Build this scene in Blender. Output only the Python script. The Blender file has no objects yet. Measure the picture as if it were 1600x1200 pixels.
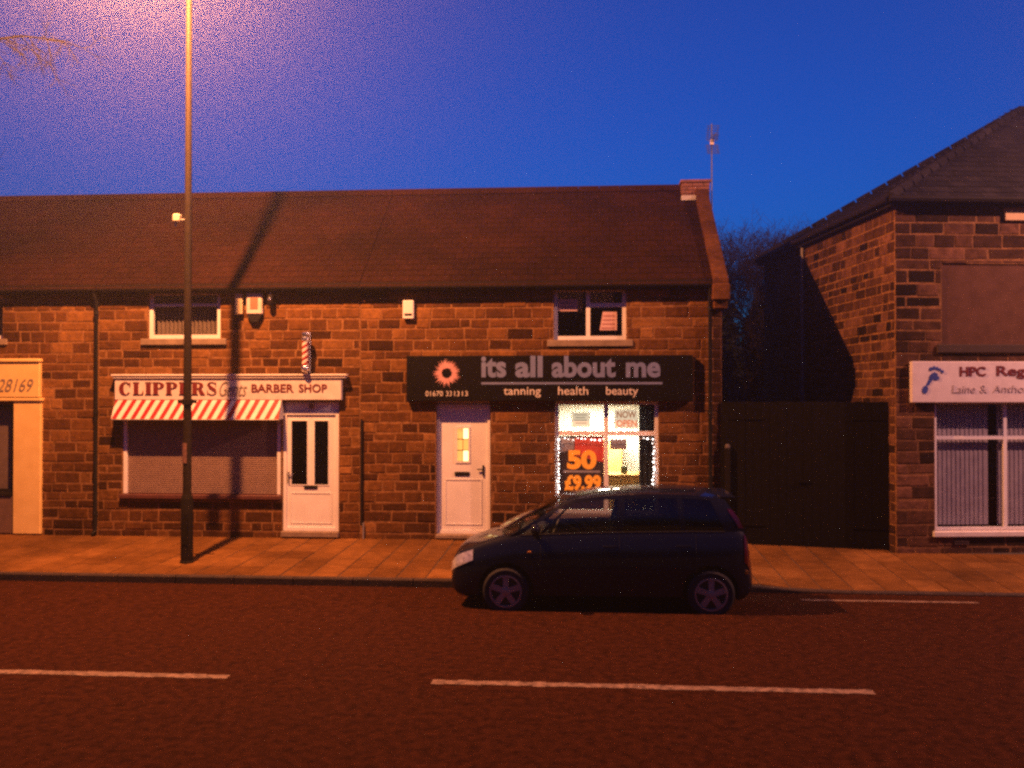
import bpy, bmesh, math, random
from mathutils import Vector, Matrix
R = math.radians
random.seed(7)
sc = bpy.context.scene
col = sc.collection

# ------------------------------------------------------------------ camera
F_PX, YAW, DC, HC, YH = 1460.0, R(4.4), 17.2, 2.68, 617.0
cam_d = bpy.data.cameras.new('camera')
cam = bpy.data.objects.new('camera', cam_d)
col.objects.link(cam)
cam_d.lens = 36.0 * F_PX / 1600.0
cam_d.sensor_width = 36.0
cam_d.clip_start = 0.1
cam_d.clip_end = 2000
cam.location = (0, -DC, HC)
cam.rotation_euler = (R(90) + math.atan((YH - 600) / F_PX), 0, YAW)
sc.camera = cam

# ------------------------------------------------------------------ sky
world = bpy.data.worlds.new('World')
sc.world = world
world.use_nodes = True
wn = world.node_tree
bg = wn.nodes['Background']
sky = wn.nodes.new('ShaderNodeTexSky')
sky.sky_type = 'NISHITA'
sky.sun_disc = False
sky.sun_elevation = R(-2.0)
sky.sun_rotation = R(0)
sky.ozone_density = 3
tint = wn.nodes.new('ShaderNodeMix')
tint.data_type = 'RGBA'
tint.blend_type = 'MULTIPLY'
tint.inputs[0].default_value = 1
tint.inputs[7].default_value = (0.04, 0.52, 1.32, 1)     # the phone's cold white balance at dusk
wn.links.new(sky.outputs[0], tint.inputs[6])
wn.links.new(tint.outputs[2], bg.inputs[0])
bg.inputs[1].default_value = 1.0

sc.view_settings.view_transform = 'Standard'
sc.view_settings.look = 'None'
sc.view_settings.exposure = 0
sc.view_settings.gamma = 1
sc.render.engine = 'CYCLES'
sc.cycles.use_denoising = False      # the phone picture is grainy too
sc.cycles.max_bounces = 6
sc.cycles.filter_width = 2.6
sc.cycles.sample_clamp_indirect = 1.5
sc.cycles.caustics_reflective = False
sc.cycles.caustics_refractive = False
sc.cycles.blur_glossy = 1.0

HAZE = 0.0034
LAMP_POWER = 12500
LAMP_COL = (1.0, 0.34, 0.11)

# ------------------------------------------------------------------ helpers
def P(px, py, Y=0.0):
    """a point of the photograph (1600 x 1200) on the upright plane y = Y -> (x, z) in metres"""
    u = (px - 800) / F_PX
    t = (Y + DC) / (math.cos(YAW) + u * math.sin(YAW))
    return t * (u * math.cos(YAW) - math.sin(YAW)), HC + (YH - py) * t / F_PX
def PX(px, Y=0.0): return P(px, 600, Y)[0]

def empty(name, loc=(0, 0, 0), rz=0, label=None, cat=None, group=None, parent=None):
    o = bpy.data.objects.new(name, None)
    o.empty_display_size = 0.2
    col.objects.link(o)
    o.location = loc
    o.rotation_euler = (0, 0, rz)
    if parent: o.parent = parent
    return tag(o, label, cat, group)
def tag(o, label=None, cat=None, group=None, kind=None):
    if label: o['label'] = label
    if cat: o['category'] = cat
    if group: o['group'] = group
    if kind: o['kind'] = kind
    return o

class MB:
    def __init__(s): s.v, s.f, s.m, s.t, s.tone = [], [], [], [], 0.5
    def V(s, *ps):
        i = len(s.v)
        for p in ps:
            s.v.append(tuple(p)); s.t.append(s.tone)
        return i
    def face(s, idx, m=0): s.f.append(tuple(idx)); s.m.append(m)
    def poly(s, pts, m=0):
        i = s.V(*pts); s.face(range(i, i + len(pts)), m)
    def box(s, x0, x1, y0, y1, z0, z1, m=0):
        i = s.V((x0,y0,z0),(x1,y0,z0),(x1,y1,z0),(x0,y1,z0),(x0,y0,z1),(x1,y0,z1),(x1,y1,z1),(x0,y1,z1))
        for q in ((0,3,2,1),(4,5,6,7),(0,1,5,4),(1,2,6,5),(2,3,7,6),(3,0,4,7)): s.face([i+k for k in q], m)
    def bbox(s, x0, x1, y0, y1, z0, z1, b=0.006, m=0):
        """box with its edges chamfered"""
        bm = bmesh.new(); bmesh.ops.create_cube(bm, size=1)
        for v in bm.verts:
            v.co = Vector(((x0+x1)/2+v.co.x*(x1-x0), (y0+y1)/2+v.co.y*(y1-y0), (z0+z1)/2+v.co.z*(z1-z0)))
        bmesh.ops.bevel(bm, geom=bm.edges[:], offset=min(b, .3*min(x1-x0, y1-y0, z1-z0)), segments=1, affect='EDGES')
        s.bm(bm, m)
    def bm(s, bm, m=0, mtx=None):
        bm.verts.index_update(); i = len(s.v)
        for v in bm.verts: s.V(mtx @ v.co if mtx else v.co)
        for f in bm.faces: s.face([i + v.index for v in f.verts], m)
        bm.free()
    def prism(s, pts, y0, y1, m=0):
        """(x, z) outline, front at y0, back at y1; counter-clockwise seen from the street"""
        n = len(pts)
        i = s.V(*[(x, y0, z) for x, z in pts]); j = s.V(*[(x, y1, z) for x, z in pts])
        s.face(range(i, i+n), m); s.face(range(j+n-1, j-1, -1), m)
        for k in range(n): s.face((i+k, j+k, j+(k+1) % n, i+(k+1) % n), m)
    def tube(s, pts, rads, n=8, m=0, caps=True):
        pts = [Vector(p) for p in pts]
        if not hasattr(rads, '__len__'): rads = [rads]*len(pts)
        rings = []
        for k, p in enumerate(pts):
            d = (pts[min(k+1, len(pts)-1)] - pts[max(k-1, 0)]).normalized()
            a = Vector((0,0,1)) if abs(d.z) < .9 else Vector((1,0,0))
            e1 = d.cross(a).normalized(); e2 = d.cross(e1)
            rings.append(s.V(*[p + (e1*math.cos(6.28319*q/n) + e2*math.sin(6.28319*q/n))*rads[k] for q in range(n)]))
        for a, b in zip(rings, rings[1:]):
            for q in range(n): s.face((a+q, a+(q+1) % n, b+(q+1) % n, b+q), m)
        if caps:
            s.face([rings[0]+q for q in range(n)][::-1], m); s.face([rings[-1]+q for q in range(n)], m)
    def lathe(s, prof, c, axis='z', n=24, m=0):
        """prof: (radius, height along the axis)"""
        rings = []
        for r, h in prof:
            ps = []
            for q in range(n):
                a = 6.28319*q/n; u, w = r*math.cos(a), r*math.sin(a)
                ps.append({'z': (c[0]+u, c[1]+w, c[2]+h), 'y': (c[0]+u, c[1]+h, c[2]+w), 'x': (c[0]+h, c[1]+u, c[2]+w)}[axis])
            rings.append(s.V(*ps))
        for a, b in zip(rings, rings[1:]):
            for q in range(n): s.face((a+q, a+(q+1) % n, b+(q+1) % n, b+q), m)
        s.face([rings[0]+q for q in range(n)][::-1], m); s.face([rings[-1]+q for q in range(n)], m)
    def grid(s, fn, us, vs, m=0):
        i = s.V(*[fn(u, v) for v in vs for u in us]); w = len(us)
        for b in range(len(vs)-1):
            for a in range(w-1): s.face((i+b*w+a, i+b*w+a+1, i+(b+1)*w+a+1, i+(b+1)*w+a), m)
    def build(s, name, mats, parent=None, smooth=False, fix=True):
        me = bpy.data.meshes.new(name)
        me.from_pydata(s.v, [], s.f)
        mats = mats if isinstance(mats, (list, tuple)) else [mats]
        for k in mats: me.materials.append(k)
        me.polygons.foreach_set('material_index', s.m)
        a = me.attributes.new('tone', 'FLOAT', 'POINT'); a.data.foreach_set('value', s.t)
        if fix:
            bm = bmesh.new(); bm.from_mesh(me); bmesh.ops.recalc_face_normals(bm, faces=bm.faces); bm.to_mesh(me); bm.free()
        if smooth:
            me.polygons.foreach_set('use_smooth', [True]*len(me.polygons))
            me.set_sharp_from_angle(angle=R(35))
        me.update()
        o = bpy.data.objects.new(name, me); col.objects.link(o)
        if parent: o.parent = parent
        return o

# ------------------------------------------------------------------ materials
MATS = {}
def mat(name, c1, c2=None, rough=0.7, scale=6.0, bump=0.0, bscale=40.0, metal=0.0, coat=0.0, spec=0.5, emit=None, est=0.0, detail=4, tone=None):
    if name in MATS: return MATS[name]
    m = bpy.data.materials.new(name); m.use_nodes = True
    nt = m.node_tree; b = nt.nodes['Principled BSDF']; L = nt.links
    b.inputs['Roughness'].default_value = rough; b.inputs['Metallic'].default_value = metal
    b.inputs['Coat Weight'].default_value = coat; b.inputs['Specular IOR Level'].default_value = spec
    geo = nt.nodes.new('ShaderNodeNewGeometry')
    def noise(sc_, d=4):
        n = nt.nodes.new('ShaderNodeTexNoise'); n.inputs['Scale'].default_value = sc_; n.inputs['Detail'].default_value = d
        L.new(geo.outputs['Position'], n.inputs['Vector']); return n
    c2 = c2 or tuple(k*0.8 for k in c1)
    n = noise(scale, detail)
    mx = nt.nodes.new('ShaderNodeMix'); mx.data_type = 'RGBA'
    mr = nt.nodes.new('ShaderNodeMapRange'); mr.inputs[1].default_value = .32; mr.inputs[2].default_value = .68
    L.new(n.outputs['Fac'], mr.inputs[0]); L.new(mr.outputs[0], mx.inputs[0])
    mx.inputs[6].default_value = (*c1, 1); mx.inputs[7].default_value = (*c2, 1)
    out = mx.outputs[2]
    if tone:
        at = nt.nodes.new('ShaderNodeAttribute'); at.attribute_name = 'tone'
        rp = nt.nodes.new('ShaderNodeValToRGB'); L.new(at.outputs['Fac'], rp.inputs[0])
        els = rp.color_ramp.elements
        while len(els) < len(tone): els.new(0.5)
        for e, (p, c) in zip(els, tone): e.position = p; e.color = (*c, 1)
        m2 = nt.nodes.new('ShaderNodeMix'); m2.data_type = 'RGBA'; m2.blend_type = 'MULTIPLY'; m2.inputs[0].default_value = 1
        L.new(rp.outputs[0], m2.inputs[6]); L.new(out, m2.inputs[7]); out = m2.outputs[2]
        st = noise(.55, 5); sr = nt.nodes.new('ShaderNodeMapRange'); sr.inputs[1].default_value = .35; sr.inputs[2].default_value = .62; sr.inputs[3].default_value = .62; sr.inputs[4].default_value = 1.12
        L.new(st.outputs['Fac'], sr.inputs[0]); m3 = nt.nodes.new('ShaderNodeMix'); m3.data_type = 'RGBA'; m3.blend_type = 'MULTIPLY'; m3.inputs[0].default_value = 1
        L.new(out, m3.inputs[6]); L.new(sr.outputs[0], m3.inputs[7]); out = m3.outputs[2]
    L.new(out, b.inputs['Base Color'])
    if bump:
        n2 = noise(bscale, 6); bp = nt.nodes.new('ShaderNodeBump'); bp.inputs['Strength'].default_value = bump
        bp.inputs['Distance'].default_value = 0.02
        L.new(n2.outputs['Fac'], bp.inputs['Height']); L.new(bp.outputs[0], b.inputs['Normal'])
    if emit:
        if name != 'shop_light_diffuser': m.cycles.emission_sampling = 'NONE'
        b.inputs['Emission Color'].default_value = (*emit, 1); b.inputs['Emission Strength'].default_value = est
    MATS[name] = m
    return m
def glass_mat(name, tintc, ior=1.45, rough=0.02):
    m = bpy.data.materials.new(name); m.use_nodes = True
    nt = m.node_tree; nt.nodes.clear(); L = nt.links
    o = nt.nodes.new('ShaderNodeOutputMaterial'); t = nt.nodes.new('ShaderNodeBsdfTransparent'); t.inputs[0].default_value = (*tintc, 1)
    g = nt.nodes.new('ShaderNodeBsdfGlossy'); g.inputs['Roughness'].default_value = rough
    lw = nt.nodes.new('ShaderNodeLayerWeight'); lw.inputs[0].default_value = .5
    pw = nt.nodes.new('ShaderNodeMath'); pw.operation = 'POWER'; pw.inputs[1].default_value = 5; L.new(lw.outputs['Facing'], pw.inputs[0])
    f = nt.nodes.new('ShaderNodeMath'); f.operation = 'MULTIPLY_ADD'; f.inputs[1].default_value = .9; f.inputs[2].default_value = .06; L.new(pw.outputs[0], f.inputs[0])
    mx = nt.nodes.new('ShaderNodeMixShader')
    L.new(f.outputs[0], mx.inputs[0]); L.new(t.outputs[0], mx.inputs[1]); L.new(g.outputs[0], mx.inputs[2]); L.new(mx.outputs[0], o.inputs[0])
    MATS[name] = m
    return m

STONE_TONES = [(0.0, (.034,.013,.0045)), (.25, (.080,.031,.009)), (.55, (.150,.062,.016)), (.8, (.215,.096,.026)), (1.0, (.28,.130,.040))]
M_stone = mat('sandstone', (1.05,1.03,1.0), (.62,.60,.58), spec=.15, rough=.95, scale=9, bump=.55, bscale=22, tone=STONE_TONES)
M_stone2 = mat('sandstone_sooty', (1.0,.98,.96), (.5,.48,.47), spec=.15, rough=.95, scale=7, bump=.55, bscale=22,
               tone=[(0.0, (.020,.010,.007)), (.3, (.060,.028,.016)), (.65, (.125,.058,.032)), (1.0, (.20,.095,.055))])
M_mortar = mat('mortar', (.30,.150,.060), (.14,.068,.026), rough=.95, spec=.15, scale=12, bump=.5, bscale=60)
M_white = mat('white_upvc', (.80,.79,.77), (.72,.71,.69), rough=.38, scale=3)
M_whitewood = mat('white_painted_wood', (.76,.74,.70), (.64,.61,.56), rough=.55, scale=5, bump=.08, bscale=30)
M_cream = mat('cream_paint', (.78,.54,.20), (.70,.47,.16), rough=.55, scale=4)
M_fascia = mat('fascia_paint', (.68,.62,.58), (.58,.52,.48), rough=.6, scale=5)
M_slate = mat('roof_slate', (1.0,.97,.95), (.68,.66,.66), rough=.95, spec=.1, scale=14, bump=.3, bscale=35,
              tone=[(0, (.022,.0075,.0038)), (.5, (.025,.0088,.0045)), (1, (.029,.0102,.0052))])
M_slate2 = mat('roof_slate_dark', (1.0,.97,.95), (.7,.68,.66), rough=.95, spec=.08, scale=14, bump=.3, bscale=35,
              tone=[(0, (.016,.015,.017)), (.5, (.022,.020,.023)), (1, (.030,.027,.030))])
M_dark = mat('black_painted_iron', (.008,.007,.007), (.013,.011,.010), rough=.65, spec=.2, scale=10)
M_gutter = mat('dark_gutter', (.009,.007,.0065), (.014,.010,.009), rough=.75, spec=.15, scale=10)
M_brick = mat('chimney_brick', (.20,.085,.055), (.12,.06,.045), rough=.9, scale=12, bump=.4)
M_lead = mat('lead_flashing', (.42,.42,.43), (.32,.32,.33), rough=.5)
M_black = mat('black_sign_board', (.004,.0035,.0035), (.006,.005,.005), rough=.5, spec=.12, scale=3)
M_silver = mat('silver_lettering', (.46,.54,.78), (.40,.48,.70), rough=.3, metal=.65)
M_whiteletter = mat('white_lettering', (.75,.70,.62), rough=.5)
M_sun = mat('pink_white_print', (.62,.34,.33), (.52,.24,.23), rough=.5)
M_maroon = mat('maroon_lettering', (.16,.018,.018), (.12,.012,.012), rough=.5)
M_grey = mat('grey_lettering', (.22,.17,.14), rough=.6)
M_red = mat('red_stripe', (.34,.004,.004), (.28,.003,.003), rough=.55)
M_stripe = mat('white_stripe', (.78,.74,.66), (.68,.63,.55), rough=.55)
M_blue = mat('blue_print', (.03,.07,.34), (.025,.05,.26), rough=.5)
M_shutter = mat('grey_brown_shutter', (.25,.165,.13), (.21,.135,.105), rough=.6, scale=8)
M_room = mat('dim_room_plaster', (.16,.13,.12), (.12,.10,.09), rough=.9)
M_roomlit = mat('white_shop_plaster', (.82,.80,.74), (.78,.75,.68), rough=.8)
M_blind = mat('pale_blind_fabric', (.20,.15,.12), (.15,.11,.09), rough=.85)
M_blind2 = mat('lilac_blind_fabric', (.44,.38,.42), (.34,.29,.34), rough=.85)
M_chrome = mat('chrome', (.9,.9,.9), rough=.3, metal=1)
M_galv = mat('galvanised_steel', (.42,.41,.39), (.34,.33,.31), rough=.5, metal=.6, scale=18)
M_pole = mat('lamp_column_paint', (.034,.022,.010), (.022,.015,.007), rough=.6, spec=.2, scale=9, bump=.05)
M_polebase = mat('lamp_column_base_paint', (.014,.011,.008), (.02,.015,.010), rough=.85, spec=.1, scale=9)
M_asphalt = mat('asphalt', (.064,.0185,.0060), (.027,.0076,.0026), rough=.95, spec=.06, scale=11, bump=.9, bscale=150, detail=8)
M_paintline = mat('worn_road_paint', (.30,.19,.125), (.07,.040,.024), rough=.85, scale=13, detail=8, bump=.3, bscale=120)
M_slab = mat('concrete_slab', (1.05,1.0,.97), (.72,.69,.66), rough=.95, spec=.1, scale=5, bump=.35, bscale=70,
             tone=[(0, (.138,.060,.013)), (.5, (.175,.078,.018)), (1, (.212,.097,.025))])
M_joint = mat('dirty_joint', (.055,.045,.036), (.035,.028,.022), rough=.95)
M_kerb = mat('kerb_concrete', (.045,.024,.014), (.022,.012,.008), rough=.9, scale=6, bump=.4, bscale=60)
M_ground = mat('earth', (.05,.042,.03), (.03,.028,.02), rough=.95, scale=.6)
M_gate = mat('black_stained_board', (.0035,.0028,.0025), (.006,.0045,.004), rough=.9, spec=.1, scale=12)
M_bark = mat('bark', (.05,.032,.022), (.028,.019,.014), rough=.95, scale=10)
M_glass = glass_mat('window_glass', (.86,.88,.88))
M_lamp = mat('sodium_lens', (.8,.5,.2), emit=(1,.45,.12), est=8)
M_led = mat('led_bulb', (.9,.9,.9), emit=(1,.95,.88), est=10)
M_shoplight = mat('shop_light_diffuser', (.9,.9,.88), emit=(1.0,.84,.58), est=130)
M_doorglow = mat('lit_door_glass', (.7,.6,.4), rough=.3, emit=(1.0,.80,.34), est=2.2)
M_doorglow2 = mat('lit_amber_glass', (.5,.3,.1), rough=.3, emit=(1.0,.52,.12), est=.9)
M_posterdark = mat('dark_poster', (.05,.03,.03), (.03,.02,.02), rough=.4, emit=(.5,.14,.10), est=.05)  # emission on these prints and papers stands in for shop light
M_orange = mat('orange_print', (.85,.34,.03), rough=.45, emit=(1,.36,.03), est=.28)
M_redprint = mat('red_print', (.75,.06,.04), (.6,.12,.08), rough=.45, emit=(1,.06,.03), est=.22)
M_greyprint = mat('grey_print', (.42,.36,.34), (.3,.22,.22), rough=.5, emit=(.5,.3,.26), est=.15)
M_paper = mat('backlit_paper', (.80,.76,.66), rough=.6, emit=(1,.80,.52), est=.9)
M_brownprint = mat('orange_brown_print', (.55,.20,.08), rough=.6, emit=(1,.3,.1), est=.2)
M_pinkpaper = mat('pink_paper', (.62,.42,.40), (.52,.32,.30), rough=.6)
M_pinkprint = mat('pink_grey_print', (.40,.20,.19), rough=.6)

# ------------------------------------------------------------------ small makers
def text(name, body, x0, x1, z0, z1, y, material, parent, bold=0.0, shear=0.0, depth=0.008, rev=None):
    """lettering fitted into the box x0..x1, z0..z1 on the plane y"""
    cu = bpy.data.curves.new(name, 'FONT'); cu.body = body; cu.size = 1; cu.offset = bold; cu.shear = shear
    cu.resolution_u = 4
    t = bpy.data.objects.new(name, cu); col.objects.link(t)
    bpy.context.view_layer.update()
    me = bpy.data.meshes.new_from_object(t.evaluated_get(bpy.context.evaluated_depsgraph_get()))
    bpy.data.objects.remove(t)
    xs = [v.co.x for v in me.vertices]; zs = [v.co.y for v in me.vertices]
    a, b, c, d = min(xs), max(xs), min(zs), max(zs)
    bm = bmesh.new(); bm.from_mesh(me); bpy.data.meshes.remove(me)
    for v in bm.verts:
        v.co = Vector((x0 + (v.co.x-a)/(b-a)*(x1-x0), y, z0 + (v.co.y-c)/(d-c)*(z1-z0)))
    r = bmesh.ops.extrude_face_region(bm, geom=bm.faces[:])
    for g in r['geom']:
        if isinstance(g, bmesh.types.BMVert): g.co.y -= depth
    mb = MB(); mb.bm(bm)
    return mb.build(name, material, parent)

def frame_ring(mb, x0, x1, z0, z1, y0, y1, t, m=0):
    """mitred window frame"""
    o = [(x0,z0),(x1,z0),(x1,z1),(x0,z1)]; i = [(x0+t,z0+t),(x1-t,z0+t),(x1-t,z1-t),(x0+t,z1-t)]
    a = mb.V(*[(x,y0,z) for x,z in o]); b = mb.V(*[(x,y0,z) for x,z in i])
    c = mb.V(*[(x,y1,z) for x,z in o]); d = mb.V(*[(x,y1,z) for x,z in i])
    for k in range(4):
        n = (k+1) % 4
        mb.face((a+k,a+n,b+n,b+k), m); mb.face((b+k,b+n,d+n,d+k), m); mb.face((c+k,d+k,d+n,c+n), m); mb.face((a+k,c+k,c+n,a+n), m)

def window(parent, x0, x1, z0, z1, y, t=.06, vb=(), hb=(), panes=None, sill=None, material=None, glass=None, bw=.05):
    """a part of a building: frame with bars, panes each on their own, sill"""
    w = empty('window', (0,0,0), parent=parent)
    mb = MB(); frame_ring(mb, x0, x1, z0, z1, y, y+.07, t)
    for (x, a, b) in vb: mb.box(x-bw/2, x+bw/2, y+.004, y+.064, a, b)
    for (z, a, b) in hb: mb.box(a, b, y+.008, y+.060, z-bw/2, z+bw/2)
    mb.build('frame', material or M_white, w)
    for (a, b, c, d) in (panes or [(x0+t, x1-t, z0+t, z1-t)]):
        g = MB(); g.poly([(a,y+.035,c),(b,y+.035,c),(b,y+.035,d),(a,y+.035,d)]); g.build('pane', glass or M_glass, w)
    if sill:
        sx0, sx1, sz0, sz1, sy = sill
        s = MB(); s.bbox(sx0, sx1, sy, y+.03, sz0, sz1, .01); s.build('sill', M_sill, w)
    return w
M_sill = mat('stone_sill', (.26,.19,.13), (.18,.13,.09), rough=.9, bump=.3)

def holes_wall(mb, x0, x1, z0, z1, holes, y0, y1, m=0, top=None):
    """a wall slab with rectangular openings and their reveals"""
    xs = sorted({x0, x1, *[min(max(h[0],x0),x1) for h in holes], *[min(max(h[1],x0),x1) for h in holes]})
    zs = sorted({z0, z1, *[min(max(h[2],z0),z1) for h in holes], *[min(max(h[3],z0),z1) for h in holes]})
    def solid(i, j):
        if i < 0 or j < 0 or i >= len(xs)-1 or j >= len(zs)-1: return False
        cx, cz = (xs[i]+xs[i+1])/2, (zs[j]+zs[j+1])/2
        return not any(h[0] < cx < h[1] and h[2] < cz < h[3] for h in holes)
    for i in range(len(xs)-1):
        for j in range(len(zs)-1):
            if not solid(i, j): continue
            a, b, c, d = xs[i], xs[i+1], zs[j], zs[j+1]
            mb.poly([(a,y0,c),(b,y0,c),(b,y0,d),(a,y0,d)], m); mb.poly([(a,y1,d),(b,y1,d),(b,y1,c),(a,y1,c)], m)
            if not solid(i-1,j): mb.poly([(a,y1,c),(a,y0,c),(a,y0,d),(a,y1,d)], m)
            if not solid(i+1,j): mb.poly([(b,y0,c),(b,y1,c),(b,y1,d),(b,y0,d)], m)
            if not solid(i,j-1): mb.poly([(a,y1,c),(b,y1,c),(b,y0,c),(a,y0,c)], m)
            if not solid(i,j+1): mb.poly([(a,y0,d),(b,y0,d),(b,y1,d),(a,y1,d)], m)

def stone_rects(x0, x1, z0, z1, holes, rng, hmin=.14, hmax=.225, lmin=.20, lmax=.60, joint=.024):
    out = []; z = z0; odd = 0
    while z < z1 - .03:
        h = rng.uniform(hmin, hmax)
        if z1 - (z+h) < hmin*.6: h = z1 - z
        x = x0; first = True
        while x < x1 - .02:
            l = rng.uniform(lmin, lmax) * (.55 if first and odd else 1); first = False
            if x1 - (x+l) < lmin*.6: l = x1 - x
            out.append((x, x+l, z, z+h)); x += l
        z += h; odd ^= 1
    for hx0, hx1, hz0, hz1 in holes:
        nxt = []
        for a, b, c, d in out:
            if b <= hx0 or a >= hx1 or d <= hz0 or c >= hz1: nxt.append((a,b,c,d)); continue
            if a < hx0: nxt.append((a,hx0,c,d))
            if b > hx1: nxt.append((hx1,b,c,d))
            m0, m1 = max(a,hx0), min(b,hx1)
            if c < hz0: nxt.append((m0,m1,c,hz0))
            if d > hz1: nxt.append((m0,m1,hz1,d))
        out = nxt
    j = joint/2
    return [(a+j,b-j,c+j,d-j) for a,b,c,d in out if b-a > .06 and d-c > .045]

def add_stone(mb, a, b, c, d, rng, y=0.0, proud=.022, jit=.007):
    p = proud*rng.uniform(.3, 1.3); bv = min(.016, (d-c)*.2)
    J = lambda: rng.uniform(-jit, jit)
    o = [(a+J(),c+J()),(b+J(),c+J()),(b+J(),d+J()),(a+J(),d+J())]
    i = [(o[0][0]+bv,o[0][1]+bv),(o[1][0]-bv,o[1][1]+bv),(o[2][0]-bv,o[2][1]-bv),(o[3][0]+bv,o[3][1]-bv)]
    B = mb.V(*[(x,y+.03,z) for x,z in o]); M = mb.V(*[(x,y-p+.006,z) for x,z in o]); T = mb.V(*[(x,y-p+rng.uniform(-.002,.002),z) for x,z in i])
    for k in range(4):
        n = (k+1) % 4
        mb.face((B+k,B+n,M+n,M+k)); mb.face((M+k,M+n,T+n,T+k))
    mb.face((T,T+1,T+2,T+3))

def stones(parent, rects, rng, material, y=0.0, proud=.010, tone=None, inview=None, mtx=None, limit=290, name='stone'):
    """every stone a part of its own; past the limit the least visible ones share one mesh"""
    inview = inview or (lambda r: True)
    rects = sorted(rects, key=lambda r: (not inview(r), -(r[1]-r[0])*(r[3]-r[2])))
    rest = MB()
    for k, r in enumerate(rects):
        own = k < limit and inview(r)
        mb = MB() if own else rest
        mb.tone = tone(r, rng) if tone else rng.random()
        n0 = len(mb.v)
        add_stone(mb, *r, rng, y=y, proud=proud)
        if mtx:
            for q in range(n0, len(mb.v)): mb.v[q] = tuple(mtx @ Vector(mb.v[q]))
        if own: mb.build(name, material, parent, fix=False)
    if rest.v: tag(rest.build(name + '_rest', material, parent, fix=False), kind='stuff')

def tube_obj(name, pts, r, material, parent, n=10):
    mb = MB(); mb.tube(pts, r, n); return mb.build(name, material, parent, smooth=True)

# ------------------------------------------------------------------ ground, road, pavement
g = MB(); g.poly([(-400,-400,-.62),(400,-400,-.62),(400,600,-.62),(-400,600,-.62)])
tag(g.build('ground', M_ground), kind='structure')

KERB_Y = -3.375
def road_z(y):
    k = (y + 8.25)/4.875
    return -.08 - .11*min(1, k*k)
ys = [KERB_Y - 9.75*i/26 for i in range(27)]
rd = MB(); rd.grid(lambda x, y: (x, y, road_z(y)), [-70 + 140*i/70 for i in range(71)], ys)
road = tag(rd.build('road', M_asphalt, smooth=True, fix=False), kind='structure')
def road_mark(x0, x1, yc, w, name):
    mb = MB(); n = max(2, int((x1-x0)/.12))
    rng = random.Random(int(x0*100))
    xs = [x0 + (x1-x0)*i/n for i in range(n+1)]
    for a, b in zip(xs, xs[1:]):
        e = [rng.uniform(-.013,.013) for _ in range(2)]
        mb.poly([(a,yc-w/2+e[0],road_z(yc-w/2)+.004),(b,yc-w/2+e[0],road_z(yc-w/2)+.004),(b,yc+w/2+e[1],road_z(yc+w/2)+.004),(a,yc+w/2+e[1],road_z(yc+w/2)+.004)])
    return mb.build(name, M_paintline, road)
for k in range(-3, 4): road_mark(-1.46+6.15*k, 2.68+6.15*k, -8.27, .13, 'centre_dash')
road_mark(3.0, 5.38, -3.93, .09, 'bay_line')

def dip(x):
    t = min(1, max(0, (x-2.3)/1.0)); return t*t*(3-2*t)
def pave_z(x, y): return .022*y - dip(x)*.085*max(0, min(1, -y/3.37))
pv = MB()
pv.grid(lambda x, y: (x, y, pave_z(x, y)-.012), [-40 + .5*i for i in range(161)], [-3.26, -2.4, -1.6, -.8, 0, .5, 6])
pavement = tag(pv.build('pavement', M_joint, fix=False), kind='structure')
rng = random.Random(3)
RB0, RBA = Vector((5.33, -.72, 0)), R(7)                      # corner and turn of the building on the right
def in_right_building(x, y):
    d = Vector((x, y, 0)) - RB0
    u = d.x*math.cos(RBA) + d.y*math.sin(RBA); v = -d.x*math.sin(RBA) + d.y*math.cos(RBA)
    return u > .05 and v > .05
SL, SD = .45, 3.25/5
slab_rest = MB()
for i in range(-29, 24):
    for j in range(5):
        x0, y1 = i*SL - .13, -j*SD; x1, y0 = x0+SL, y1-SD
        cx, cy = (x0+x1)/2, (y0+y1)/2
        if in_right_building(cx, cy): continue
        mb = MB(); mb.tone = rng.random(); g_, b_ = .009, .010
        dz = rng.uniform(-.003,.003)
        z = lambda x, y: pave_z(x, y) + dz
        a, b, c, d = x0+g_, x1-g_, y0+g_, y1-g_
        O = mb.V(*[(x,y,z(x,y)-.03) for x,y in ((a,c),(b,c),(b,d),(a,d))]); M = mb.V(*[(x,y,z(x,y)-.007) for x,y in ((a,c),(b,c),(b,d),(a,d))])
        T = mb.V(*[(x,y,z(x,y)) for x,y in ((a+b_,c+b_),(b-b_,c+b_),(b-b_,d-b_),(a+b_,d-b_))])
        for k in range(4):
            n = (k+1) % 4; mb.face((O+k,O+n,M+n,M+k)); mb.face((M+k,M+n,T+n,T+k))
        mb.face((T,T+1,T+2,T+3))
        mb.build('paving_slab', M_slab, pavement, fix=False)
kerb = tag(empty('kerb', (0, KERB_Y, 0)), kind='structure')
for i in range(-15, 14):
    x0, x1 = i*.915+.2+.007, (i+1)*.915+.2-.007
    mb = MB()
    za, zb = pave_z(x0,-3.375)+.002, pave_z(x1,-3.375)+.002
    prof = lambda x, z: [(x,.115,-.4),(x,0,-.4),(x,0,z-.02),(x,.02,z),(x,.115,z)]
    A = mb.V(*prof(x0,za)); B = mb.V(*prof(x1,zb))
    for k in range(5): mb.face((A+k,A+(k+1)%5,B+(k+1)%5,B+k))
    mb.face([A+k for k in range(5)]); mb.face([B+k for k in range(5)][::-1])
    mb.build('kerb_stone', M_kerb, kerb)
# the bank on the camera's side of the road
nb = MB(); nb.box(-70,70,-13.25,-13.125,-.4,-.07)
nb.build('near_kerb_edge', M_kerb, kerb).location = (0, -KERB_Y, 0)
nv = MB(); nv.grid(lambda x, y: (x, y, -.075 if y > -15.5 else .9), [-70, 70], [-13.25,-15.4,-16.2,-40])
tag(nv.build('opposite_path', M_joint, fix=False), kind='structure')

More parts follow.
